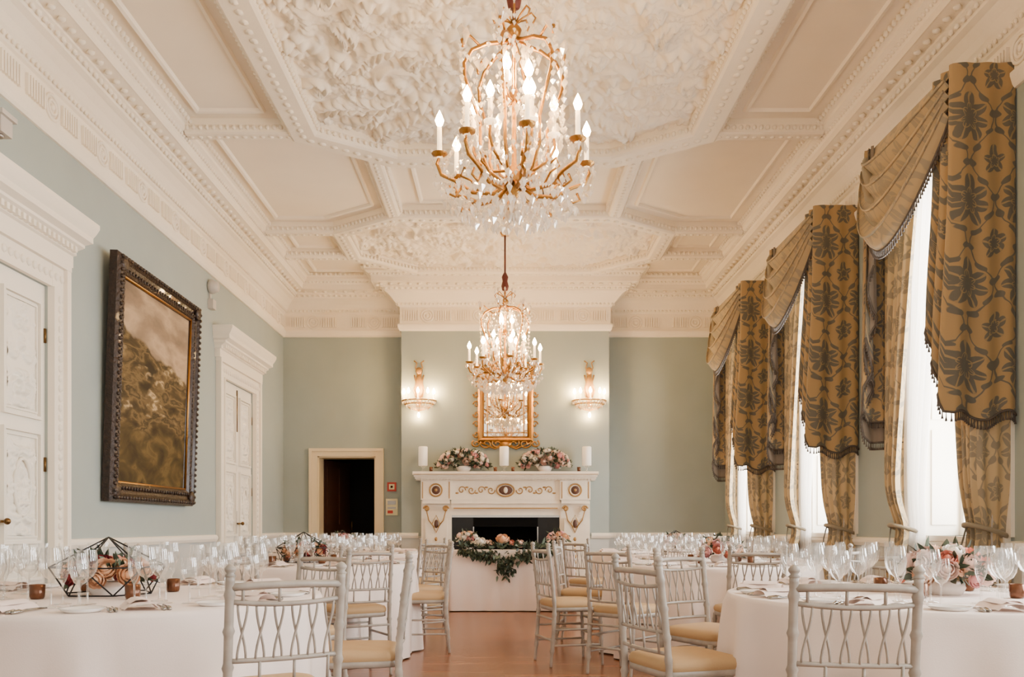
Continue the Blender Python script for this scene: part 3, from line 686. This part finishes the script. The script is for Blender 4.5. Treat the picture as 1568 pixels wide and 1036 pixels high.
# sconces
BULBS=mat('sconce_bulb_glow',(255,220,160),0.5,emit=(255,208,142),es=300)
def sconce(x):
    m=MB(); z=2.82; y=FY
    m.box((x-.035,y-.02,z-.08),(x+.035,y-.001,z+.40),GOLDM)
    m.blob((x,y-.03,z+.2),(.06,.03,.16),GOLDM,10,6); m.blob((x,y-.03,z+.42),(.05,.02,.05),GOLDM,8,5)
    for s in (-1,1):
        m.tube([(x,y-.03,z+.38),(x+s*.05,y-.03,z+.46),(x+s*.03,y-.03,z+.53),(x+s*.07,y-.03,z+.56)],.010,GOLDM,5)
        m.tube([(x+s*.04,y-.03,z+.05),(x+s*.075,y-.03,z+.14),(x+s*.04,y-.03,z+.25),(x+s*.065,y-.03,z+.36)],.012,GOLDM,5)
    for R,zz in ((.235,.0),(.20,-.045)):
        m.tube([(x+R*math.cos(t),y-.01-R*.8*math.sin(t),z+zz) for t in np.linspace(0,math.pi,17)],.012,GOLDM,6)
    for t in np.linspace(.0,math.pi,15):
        c,s=math.cos(t),math.sin(t)*.8
        m.tube([(x+.235*c,y-.01-.235*s,z),(x+.2*c,y-.01-.2*s,z-.05),(x+.12*c,y-.01-.12*s,z-.11),(x,y-.02,z-.14)],.005,GOLDM,4)
        for k,(R,zz) in enumerate(((.235,-.03),(.18,-.075),(.12,-.11))): m.octa((x+R*c,y-.012-R*s,z+zz),.013,.028,CRYST)
    m.octa((x,y-.05,z-.17),.02,.04,CRYST)
    for t in (.25,.9,math.pi/2,math.pi-.9,math.pi-.25):
        c,s=math.cos(t),math.sin(t)*.8; px,py=x+.215*c,y-.02-.215*s
        m.lathe([(.008,-.01),(.024,.0),(.026,.012),(.011,.014),(.011,.085),(.006,.086)],8,(px,py,z),SLEEVE)
        m.lathe([(.0,.0),(.013,.012),(.019,.035),(.011,.06),(0,.085)],8,(px,py,z+.085),BULBS)
    m.lathe([(.0,-.04),(.016,-.025),(.018,0),(.011,.025),(0,.035)],8,(x,y-.07,z-.2),BULBS); m.tube([(x,y-.07,z-.165),(x,y-.05,z-.10)],.005,GOLDM,4)
    m.build('wall_sconce')
sconce(-1.19); sconce(1.19)
# ---------------------------------------------------------------- chandeliers
random.seed(5)
def chandelier(cx,cy,zb):
    m=MB(); O=Matrix.Translation((cx,cy,zb)); rod=ZC-zb
    m.lathe([(0,.0),(.02,.02),(.05,.06),(.03,.10),(.06,.14),(.035,.2),(.015,.24),(.012,.6),(.03,.64),(.015,.68),(.010,.96),(.035,.98),(.045,1.01),(.03,1.03),(.012,1.05)],12,(0,0,0),GOLD,O)
    m.tube([(0,0,1.02),(0,0,rod)],.011,DRED,8,O)
    m.lathe([(.0,1.13),(.035,1.14),(.045,1.19),(.03,1.25),(.04,1.30),(.015,1.35)],10,(0,0,0),DRED,O)
    m.lathe([(0,rod-.05),(.05,rod-.045),(.07,rod-.01),(.07,rod)],14,(0,0,0),GOLD,O)
    def bead(p,r,h,MM):
        m.octa(p,r*ru(.85,1.2),h*ru(.85,1.2),CRYST,MM@Matrix.Translation(p)@Matrix.Rotation(ru(0,1.5),4,'Z')@Matrix.Translation((-p[0],-p[1],-p[2])))
    for k in range(8):
        R=Matrix.Rotation(k*math.pi/4,4,'Z'); MM=O@R
        m.tube([(.0,0,1.04),(.05,0,1.08),(.10,0,1.11),(.125,0,1.08),(.11,0,1.05)],.006,GOLD,5,MM)
        for j in range(5): bead((.115-.01*j,0,1.03-.035*j),.012,.02,MM)
        bead((.12,0,1.13),.014,.04,MM); bead((.075,0,.86),.018,.045,MM)
    for k in range(6):
        R=Matrix.Rotation(k*math.pi/3+.26,4,'Z'); MM=O@R
        m.tube([(.03,0,.95),(.07,0,.93),(.16,0,.91),(.25,0,.86),(.295,0,.78),(.29,0,.70),(.245,0,.58),(.20,0,.45),(.2,0,.3),(.15,0,.18),(.04,0,.1)],[.011,.012,.012,.011,.011,.010,.010,.010,.010,.010,.012],GOLD,6,MM)
        m.tube([(.20,0,.89),(.26,0,.94),(.31,0,.91),(.30,0,.87)],.008,GOLD,5,MM)
        for j in range(11): bead((.318-.003*j,0,.88-.045*j),.017,.026,MM)
        bead((.31,0,.97),.024,.06,MM); bead((.28,0,.38),.022,.055,MM)
        for q in (-.6,-.3,0,.3,.6):
            M2=MM@Matrix.Translation((.27,0,.88))@Matrix.Rotation(q,4,'X'); m.octa((.02,0,.06),.022,.06,CRYST,M2)
        for j in range(1,9):
            t=j/9; a=math.pi/3*t; bead((.30*math.cos(a),.30*math.sin(a),.86-.12*math.sin(math.pi*t)),.014,.022,MM)
            bead((.25*math.cos(a),.25*math.sin(a),.60-.10*math.sin(math.pi*t)),.013,.021,MM)
            bead((.21*math.cos(a),.21*math.sin(a),.34-.10*math.sin(math.pi*t)),.013,.021,MM)
        for q in (.3,.7):
            a=math.pi/3*q; bead((.29*math.cos(a),.29*math.sin(a),.70),.018,.045,MM); bead((.25*math.cos(a),.25*math.sin(a),.44),.018,.045,MM)
        for j in range(6): bead((.10+.02*j,0,.90-.05*j),.012,.02,MM)
    nA=8
    for k in range(nA):
        R=Matrix.Rotation(k*2*math.pi/nA+.15,4,'Z'); MM=O@R
        pts=[(.04,0,.12),(.12,0,.06),(.24,0,.06),(.34,0,.12),(.42,0,.15),(.445,0,.21),(.43,0,.25)]
        m.tube(pts,[.014,.013,.012,.011,.011,.010,.009],GOLD,7,MM)
        m.tube([(.30,0,.09),(.34,0,.03),(.39,0,.05),(.37,0,.09)],.008,GOLD,5,MM)
        m.tube([(.20,0,.06),(.25,0,.13),(.31,0,.15),(.29,0,.20),(.25,0,.18)],.007,GOLD,5,MM)
        c=(.43,0,.25)
        m.lathe([(.005,-.01),(.02,.0),(.042,.012),(.044,.022),(.014,.024),(.014,.06),(.013,.17),(.006,.172)],10,c,SLEEVE,MM)
        m.lathe([(.02,-.003),(.044,.011),(.047,.021)],10,c,GOLD,MM)
        m.lathe([(.0,.0),(.017,.012),(.026,.038),(.016,.066),(0,.098)],8,(c[0],0,c[2]+.17),BULB,MM)
        for q in np.linspace(0,2*math.pi,8)[:-1]: bead((c[0]+.046*math.cos(q),.046*math.sin(q),c[2]-.03),.013,.035,MM)
        for j in range(13):
            t=j/12; bead((.42-.14*t,0,.24-.10*math.sin(math.pi*t)+.33*t),.013,.021,MM)
        for (rx,rz,sz) in ((.36,.0,.05),(.32,-.03,.045),(.28,-.05,.05),(.24,-.03,.05),(.2,-.07,.06),(.16,-.03,.05),(.12,-.08,.05),(.42,.06,.05),(.45,.10,.04),(.30,.02,.05)):
            bead((rx,0,rz),.020,sz*.7,MM); bead((rx,0,rz+.045),.009,.013,MM)
        a2=2*math.pi/nA
        for j in range(1,12):
            t=j/12; a=a2*t; rr=.42*(1-.06*math.sin(math.pi*t)); bead((rr*math.cos(a),rr*math.sin(a),.24-.15*math.sin(math.pi*t)),.012,.02,MM)
            rr=.30; bead((rr*math.cos(a),rr*math.sin(a),.12-.10*math.sin(math.pi*t)),.012,.02,MM)
        for q in (.3,.7):
            for rr,zz in ((.40,.03),(.33,-.02),(.26,-.05),(.18,-.07)): bead((rr*math.cos(a2*q),rr*math.sin(a2*q),zz),.018,.042,MM)
    for k in range(6):
        R=Matrix.Rotation(k*math.pi/3-.1,4,'Z'); MM=O@R
        m.tube([(.05,0,.2),(.12,0,.2),(.2,0,.25),(.235,0,.32),(.23,0,.38)],.009,GOLD,6,MM)
        c=(.23,0,.38)
        m.lathe([(.005,-.01),(.036,.01),(.038,.02),(.013,.022),(.013,.15),(.005,.152)],10,c,SLEEVE,MM)
        m.lathe([(.0,.0),(.017,.012),(.026,.038),(.016,.066),(0,.098)],8,(c[0],0,c[2]+.15),BULB,MM)
        for q in np.linspace(0,2*math.pi,7)[:-1]: bead((c[0]+.04*math.cos(q),.04*math.sin(q),c[2]-.025),.014,.04,MM)
        for j in range(10):
            t=j/9; bead((.05+.17*t,0,.60-.16*math.sin(math.pi*t*.5)-.1*t),.012,.02,MM)
        for j in range(6): bead((.07+.02*j,.03,.12+.02*j),.015,.03,MM)
    for k in range(3):
        R=Matrix.Rotation(k*2*math.pi/3,4,'Z'); MM=O@R
        m.tube([(.0,0,.60),(.06,0,.60),(.085,0,.64),(.085,0,.67)],.008,GOLD,5,MM)
        m.lathe([(.03,0),(.032,.01),(.013,.012),(.013,.08),(.005,.08)],8,(.085,0,.66),SLEEVE,MM)
        m.lathe([(.0,.0),(.02,.014),(.03,.042),(.018,.075),(0,.11)],8,(.085,0,.74),BULB,MM)
    for k in range(10):
        a=k*.628
        for j,(rr,zz) in enumerate(((.06,-.02),(.1,.0),(.14,-.01),(.03,-.06))): bead((rr*math.cos(a+j*.3),rr*math.sin(a+j*.3),zz),.016,.045,O)
    m.blob((0,0,-.06),(.028,.028,.035),CRYST,8,5,O)
    m.build('crystal_chandelier')
chandelier(.057,4.9,2.92); chandelier(.01,10.2,2.76)
# ---------------------------------------------------------------- chairs
def build_chair():
    m=MB()
    def post(x,sg):
        pts=[];rd=[]
        for z in np.linspace(0,.905,60):
            y=-.19-(.05*max(0,(z-.45)/.45)**1.3)-(.03*max(0,(.45-z)/.45)**1.5)
            r=.0155
            for rz in (.12,.2,.33,.40,.50,.60,.72,.84): r+=.0055*math.exp(-((z-rz)/.008)**2)
            pts.append((x,y,z)); rd.append(r-(.004 if z<.1 else 0))
        m.tube(pts,rd,CHAIR,8)
        m.lathe([(.012,0),(.02,.006),(.012,.014),(.019,.024),(.019,.032),(.010,.042),(0.001,.046)],10,(x,-.24,.90),CHAIR)
    for s in (-1,1): post(s*.19,s)
    def bk(z): return -.19-(.05*max(0,(z-.45)/.45)**1.3)
    def hr(z,r,bow=.02,mt=CHAIR,e=.185,arch=0):
        m.tube([(x,bk(z)-bow*(1-(x/.19)**2),z+arch*(1-(x/.19)**2)) for x in np.linspace(-e,e,11)],r,mt,8)
    hr(.868,.0135,arch=.006); hr(.82,.009,arch=-.012); hr(.62,.009); hr(.53,.009)
    xs=np.linspace(-.148,.148,6)
    for i,x in enumerate(xs):
        for s in (-1,1):
            pts=[]
            for z in np.linspace(.62,.812,9):
                t=(z-.62)/.192; xx=x+s*.015*math.cos(math.pi*t)
                pts.append((xx,bk(z)-.02*(1-(xx/.19)**2)+s*.003,z))
            m.tube(pts,.0046,CHAIR,5)
        if i%2==0: m.tube([(x,bk(.815)-.02*(1-(x/.19)**2),.812),(x,bk(.87)-.02*(1-(x/.19)**2),.87)],.006,CHAIR,5)
    for x in xs[1::2]: m.tube([(x,bk(.53)-.018,.53),(x,bk(.62)-.018,.62)],.006,CHAIR,5)
    def seatpt(u,k,z):
        a=2*math.pi*u; c,s=math.cos(a),math.sin(a); p=.28
        x=math.copysign(abs(c)**p,c); y=math.copysign(abs(s)**p,s)
        return (x*(.195+.015*y)*k,y*.20*k+.005,z)
    rows=[(.90,.415),(1.0,.42),(1.0,.445),(.97,.45)]
    m.grid(lambda u,v:seatpt(u,*rows[int(round(v*3))]),32,3,CHAIR,cu=True)
    rows2=[(.99,.448),(1.02,.46),(1.02,.475),(.97,.492),(.8,.502),(.4,.506),(0.001,.507)]
    m.grid(lambda u,v:seatpt(u,*rows2[int(round(v*6))]),32,6,SEAT,cu=True)
    m.grid(lambda u,v:seatpt(u,.95*(1-v)+.001,.416),32,1,CHAIR,cu=True)
    for s in (-1,1):
        pts=[];rd=[]
        for z in np.linspace(0,.43,30):
            r=.0145+(.0055*sum(math.exp(-((z-q)/.008)**2) for q in (.12,.2,.33,.39)))-(.003 if z<.1 else 0)
            pts.append((s*(.19+.01*(1-z/.43)),.18+.02*(1-z/.43),z)); rd.append(r)
        m.tube(pts,rd,CHAIR,8)
        for z in (.16,.28): m.tube([(s*.192,-.2,z),(s*.195,.19,z)],.009,CHAIR,6)
    for z in (.14,.22,.34): m.tube([(-.19,.19,z),(.19,.19,z)],.009,CHAIR,6)
    m.tube([(-.19,-.21,.2),(.19,-.21,.2)],.009,CHAIR,6); m.tube([(-.19,-.2,.36),(.19,-.2,.36)],.009,CHAIR,6)
    return m.build('dining_chair')
chairs=[(-.745,2.90,-.5,.86),(-.48,4.1,-1,-.12),(-1.82,2.66,.05,1),(-1.08,5.04,-.5,-.85),(-2.35,4.98,.5,-.85),
 (-.98,6.02,-.5,.85),(-1.9,5.9,.15,1),(-.48,7.35,-1,-.1),(-2.72,6.25,.8,.6),(-.66,8.27,-.75,-.65),
 (-.78,9.13,-.75,.6),(-1.75,8.73,0,1),(-2.65,9.0,.7,.6),
 (1.13,2.74,.15,1),(.60,3.75,.93,.36),(1.05,5.02,.55,-.83),(2.4,5.1,-.4,-.9),
 (.30,6.62,.96,.28),(.74,6.02,.7,.72),(1.75,5.88,0,1),(.50,7.75,.95,-.2),(2.62,6.28,-.7,.7),
 (.78,9.1,.75,.6),(1.8,8.63,0,1),(2.68,8.9,-.7,.6)]
c0=None
for bx_,by_,dx,dy in chairs:
    l=math.hypot(dx,dy);dx/=l;dy/=l; rz=math.atan2(-dx,dy); loc=(bx_+dx*.22,by_+dy*.22,0)
    if c0 is None: c0=build_chair(); c0.location=loc; c0.rotation_euler=(0,0,rz)
    else: inst(c0,loc,rz)
# ---------------------------------------------------------------- tables
TZ=.76
def table():
    m=MB(); R=.88
    prof=[(0.001,TZ),(R*.5,TZ),(R-.012,TZ),(R,TZ-.004),(R+.006,TZ-.02)]
    zs=np.linspace(TZ-.05,.012,22)
    n=144
    def fn(u,v):
        k=int(round(v*(len(prof)+len(zs)-1))); a=2*math.pi*u
        if k<len(prof): r,z=prof[k]
        else:
            z=zs[k-len(prof)]; t=(TZ-z)/TZ
            f=.5+.5*math.sin(13*a+1.2*math.sin(2*a)+.7*math.sin(5*a)); f2=math.sin(29*a+2*math.sin(3*a))
            r=R+.004+t**.6*(.085*f**1.6-.01)+.009*f2*t
        return (r*math.cos(a),r*math.sin(a),z)
    m.grid(fn,n,len(prof)+len(zs)-1,CLOTH,cu=True,flip=True)
    m.lathe([(0.001,TZ-.03),(R-.03,TZ-.03),(R-.03,TZ-.006)],32,(0,0,0),DBROWN)
    for a in range(4): m.tube([(.55*math.cos(a*1.57+.78),.55*math.sin(a*1.57+.78),0),(.5*math.cos(a*1.57+.78),.5*math.sin(a*1.57+.78),TZ-.03)],.018,BLACKW,6)
    return m.build('round_banquet_table')
def rose(m,c,r,mt,ax=None):
    M=Matrix.Translation(c)
    if ax is not None: M=M@Vector((0,0,1)).rotation_difference(Vector(ax)).to_matrix().to_4x4()
    m.blob((0,0,.1*r),(r*.35,r*.35,r*.45),mt,6,4,M)
    for k,(n,rr,lo,hi) in enumerate(((3,.45,.6,2.6),(4,.65,.5,2.3),(5,.85,.45,2.0),(6,1.0,.35,1.65))):
        for i in range(n):
            a0=2*math.pi*(i+.37*k)/n; wd=2*math.pi/n*1.25
            def fn(u,v):
                a=a0+(u-.5)*wd; p=lo+(hi-lo)*v; R=r*rr*(1+.10*v*v-.10*(2*u-1)**2)
                p-=(.25*(2*u-1)**2)*v
                return (R*math.sin(p)*math.cos(a),R*math.sin(p)*math.sin(a),-R*.8*math.cos(p)+.06*r*v)
            m.grid(fn,3,3,mt,M=M)
def leaf(m,c,d,l,w,mt):
    d=Vector(d).normalized(); c=Vector(c); s=d.orthogonal().normalized(); s=(Matrix.Rotation(ru(0,6.28),3,d)@s); nn=d.cross(s)
    vs=[c,c+d*l*.35+s*w*.5+nn*w*.15,c+d*l*.35-s*w*.5+nn*w*.15,c+d*l*.35,c+d*l*.75+s*w*.35-nn*w*.1,c+d*l*.75-s*w*.35-nn*w*.1,c+d*l*.75-nn*w*.2,c+d*l-nn*w*.4]
    m.add([tuple(v) for v in vs],[(0,1,3),(0,3,2),(1,4,6,3),(3,6,5,2),(4,7,6),(6,7,5)],mt,True)
def bouquet(m,c,rx,ry,rz,nf,nl,mats,fr=(.03,.05)):
    for i in range(nl):
        a=ru(0,6.28);p=math.acos(ru(-.2,1)); d=Vector((math.sin(p)*math.cos(a),math.sin(p)*math.sin(a),math.cos(p)))
        b=Vector(c)+Vector((d.x*rx*.75,d.y*ry*.75,d.z*rz*.75)); leaf(m,b,d+Vector((ru(-.4,.4),ru(-.4,.4),ru(-.5,.3))),ru(.05,.11),ru(.02,.04),random.choice((LEAF,LEAF,LEAF2)))
    for i in range(nf):
        a=2.399*i+ru(-.2,.2); q=(i+.5)/nf; p=math.acos(1-q*1.15); d=Vector((math.sin(p)*math.cos(a),math.sin(p)*math.sin(a),math.cos(p)))
        b=Vector(c)+Vector((d.x*rx,d.y*ry,d.z*rz)); rose(m,tuple(b),ru(*fr),random.choice(mats),tuple(d))
gp=[(0.001,.0),(.034,.0),(.034,.002),(.008,.006),(.004,.014),(.0036,.09),(.006,.10),(.024,.112),(.036,.135),(.040,.16),(.037,.19),(.033,.215)]
gp2=[(0.001,.0),(.032,.0),(.032,.002),(.007,.006),(.004,.014),(.0036,.075),(.006,.08),(.012,.09),(.022,.12),(.025,.17),(.023,.225)]
def tableset(tx,ty,seed,style):
    random.seed(seed)
    g=MB(); ps=MB()
    for k in range(10):
        a=k*2*math.pi/10+.2
        for (r,da,pr,sc_) in ((.58,.10,gp,1.05),(.53,.24,gp,.95),(.46,.06,gp2,1.02),(.62,.34,gp,.85),(.44,.30,gp,1.0)):
            rr=r+ru(-.02,.02); aa=a+da+ru(-.03,.03)
            g.lathe(pr,12,(0,0,0),GLASS,Matrix.Translation((rr*math.cos(aa),rr*math.sin(aa),TZ+.001))@Matrix.Scale(sc_,4))
        M=Matrix.Rotation(a,4,'Z')@Matrix.Translation((.74,0,TZ+.002))
        ps.lathe([(0.001,.003),(.06,.003),(.075,.012),(.08,.014),(.06,0)],20,(0,-.19,0),CHINA,M)
        ps.grid(lambda u,v:(-.11+.2*u,-.06+.12*v,.004+.024*max(0,math.sin(math.pi*v))**.4+.003*math.sin(u*9)),8,6,NAPK,M=M)
        ps.grid(lambda u,v:(-.09+.16*u,-.04+.08*v,.026+.014*max(0,math.sin(math.pi*v))**.5),6,4,NAPK,M=M)
        for yy in (-.085,-.105,.075,.095):
            ps.tube([(-.10,yy,.004),(-.02,yy,.006),(.02,yy,.004),(.05,yy,.006),(.09,yy,.004)],[.003,.002,.003,.010,.004] if yy<0 else [.003,.004,.003,.009,.007],SILVER,5,M)
    g.build('wine_glasses',(tx,ty,0)); ps.build('place_settings',(tx,ty,0))
    f=MB(); mats=[BLUSH,PINK,CORAL,WHITE,PEACH,BLUSH] if style!=1 else [CORAL,PEACH,BLUSH,RED,PEACH]
    f.lathe([(0.001,0),(.07,0),(.085,.03),(.075,.06),(.07,.06)],14,(0,0,TZ+.002),CHINA)
    bouquet(f,(0,0,TZ+.09),.19,.15,.12 if style!=1 else .07,24,100,mats,(.03,.05))
    if style!=2:
        R=.19
        b=[(R*math.cos(i*math.pi/3),R*math.sin(i*math.pi/3),TZ+.01) for i in range(6)]
        md=[(R*1.25*math.cos(i*math.pi/3+.52),R*1.25*math.sin(i*math.pi/3+.52),TZ+.13) for i in range(6)]
        t=(0,0,TZ+.26)
        for i in range(6):
            for p,q in ((b[i],b[(i+1)%6]),(b[i],md[i]),(b[(i+1)%6],md[i]),(md[i],md[(i+1)%6]),(md[i],t)): f.tube([p,q],.0035,BLACKW,5)
    fx=tx+(-.05 if tx<0 else .08)
    f.build('flower_centrepiece',(fx,ty,0))
    if style!=3:
        for k in range(4):
            a=k*1.571+3.9 ; px,py=fx+.29*math.cos(a),ty+.29*math.sin(a)
            if k==0:
                c=MB(); c.lathe([(.001,.0),(.026,.0),(.030,.01),(.032,.06),(.030,.06),(.027,.012),(.001,.012)],12,(0,0,0),AMBER)
                c.lathe([(.001,.012),(.02,.012),(.02,.03),(.001,.03)],10,(0,0,0),CANDLE); c.blob((0,0,.045),(.004,.004,.010),BULB,6,4)
                first=c.build('tealight_holder',(px,py,TZ+.002))
            else: inst(first,(px,py,TZ+.002))
T=[(-1.72,3.80,1),(1.92,3.85,2),(-1.65,7.2,1),(1.75,7.2,2),(-1.85,9.95,3),(1.92,9.9,3)]
t0=table(); t0.location=(T[0][0],T[0][1],0)
for i,(x,y,s) in enumerate(T):
    if i: inst(t0,(x,y,0),i*.7)
    tableset(x,y,20+i,s)
# head table
m=MB(); hx0,hx1,hy0,hy1=-.68,.88,10.62,11.2
def hfn(u,v):
    per=[(hx0,hy0),(hx1,hy0),(hx1,hy1),(hx0,hy1)]; L=[hx1-hx0,hy1-hy0,hx1-hx0,hy1-hy0]; tot=sum(L); d=u*tot; i=0
    while i<3 and d>L[i]: d-=L[i]; i+=1
    a=Vector(per[i]);b=Vector(per[(i+1)%4]); t=(b-a).normalized(); n=Vector((t.y,-t.x)); p=a+t*d
    off=.004+v*(.012+.012*math.sin(d*26+i)); p=p+n*off
    return (p.x,p.y,TZ-v*(TZ-.012))
m.grid(hfn,160,12,CLOTH,cu=True); m.box((hx0,hy0,TZ-.02),(hx1,hy1,TZ+.001),CLOTH)
m.build('head_table')
random.seed(99)
m=MB()
for i in range(460):
    t=ru(-1,1); x=.03+t*.6*(abs(t)**.2); dz=(1-abs(t))**1.0*ru(0,.22)+ru(0,.05)+(.16 if abs(x-.02)<.12 else 0)*rnd()
    leaf(m,(x,hy0-.03-ru(0,.05),TZ+.04-dz),(ru(-.6,.6),-.4,-ru(.1,1)),ru(.06,.11),ru(.025,.045),random.choice((LEAF,LEAF,LEAF,LEAF2)))
for i in range(200):
    leaf(m,(.03+ru(-.6,.6),hy0+ru(.02,.2),TZ+ru(.02,.06)),(ru(-1,1),ru(-1,.3),ru(0,1)),ru(.07,.12),ru(.03,.05),random.choice((LEAF,LEAF2)))
for x,z,r,mt in ((-.30,.87,.08,WHITE),(-.20,.85,.065,BLUSH),(-.02,.91,.085,PEACH),(-.38,.84,.055,WHITE),(.08,.85,.065,CORAL),(.2,.85,.065,BLUSH)): rose(m,(x,hy0+.12,z),r,mt,(0,-.5,.8))
for i in range(80): leaf(m,(-.15+ru(-.3,.35),hy0+.14+ru(-.06,.06),TZ+.04),(ru(-1,1),ru(-1,.5),ru(.2,1)),ru(.07,.13),ru(.03,.05),LEAF)
m.build('greenery_garland')
for x in (-.48,.70):
    m=MB(); m.lathe([(.001,0),(.06,0),(.07,.08),(.06,.08)],12,(x,hy0+.4,TZ+.002),CHINA); bouquet(m,(x,hy0+.4,TZ+.14),.14,.10,.09,12,30,[BLUSH,WHITE,PINK,PEACH]); m.build('flower_arrangement')
for x in (-.56,.56):
    m=MB(); m.lathe([(.001,0),(.08,0),(.11,.06),(.10,.08),(.09,.08)],14,(x,11.74,1.816),CHINA)
    bouquet(m,(x,11.72,1.96),.33,.10,.16,40,340,[BLUSH,WHITE,PINK,WHITE,BLUSH,WHITE],(.034,.054))
    for s in (-1,1): bouquet(m,(x+s*.22,11.71,1.90),.14,.07,.07,8,80,[BLUSH,WHITE,PINK],(.03,.045))
    m.build('flower_arrangement')
for x in (-1.12,0.0,1.14):
    m=MB(); m.lathe([(.001,0),(.05,0),(.05,.006),(.015,.02),(.015,.06),(.05,.075),(.05,.085),(.001,.085)],14,(0,0,0),GLASS)
    m.lathe([(.055,.086),(.064,.09),(.064,.34),(.056,.35),(.001,.335)],18,(0,0,0),CANDLE); m.tube([(0,0,.335),(0,.002,.355)],.002,BLACKW,4)
    m.build('pillar_candle',(x,11.72,1.816))
for x in (-1.0,-.12,.12,1.02):
    c=MB(); c.lathe([(.001,.0),(.022,.0),(.026,.06),(.023,.06),(.020,.01),(.001,.01)],10,(0,0,0),AMBER); c.lathe([(.001,.012),(.015,.012),(.015,.03),(.001,.03)],8,(0,0,0),CANDLE); c.build('votive_candle',(x,11.60,1.816))
# ---------------------------------------------------------------- world, camera
w=bpy.data.worlds.new('World'); sc.world=w; w.use_nodes=True; bg=w.node_tree.nodes['Background']
bg.inputs[0].default_value=(1.0,.91,.81,1); bg.inputs[1].default_value=1.35
cam=bpy.data.cameras.new('camera'); co=bpy.data.objects.new('camera',cam); sc.collection.objects.link(co)
co.location=(0,0,CH); co.rotation_euler=(math.radians(90),0,0)
cam.sensor_width=36; cam.lens=36*1300/1568; cam.shift_x=12/1568; cam.shift_y=(805-518)/1568; cam.clip_start=.05; cam.clip_end=100
sc.camera=co
sc.view_settings.view_transform='AgX'; sc.view_settings.exposure=0.72
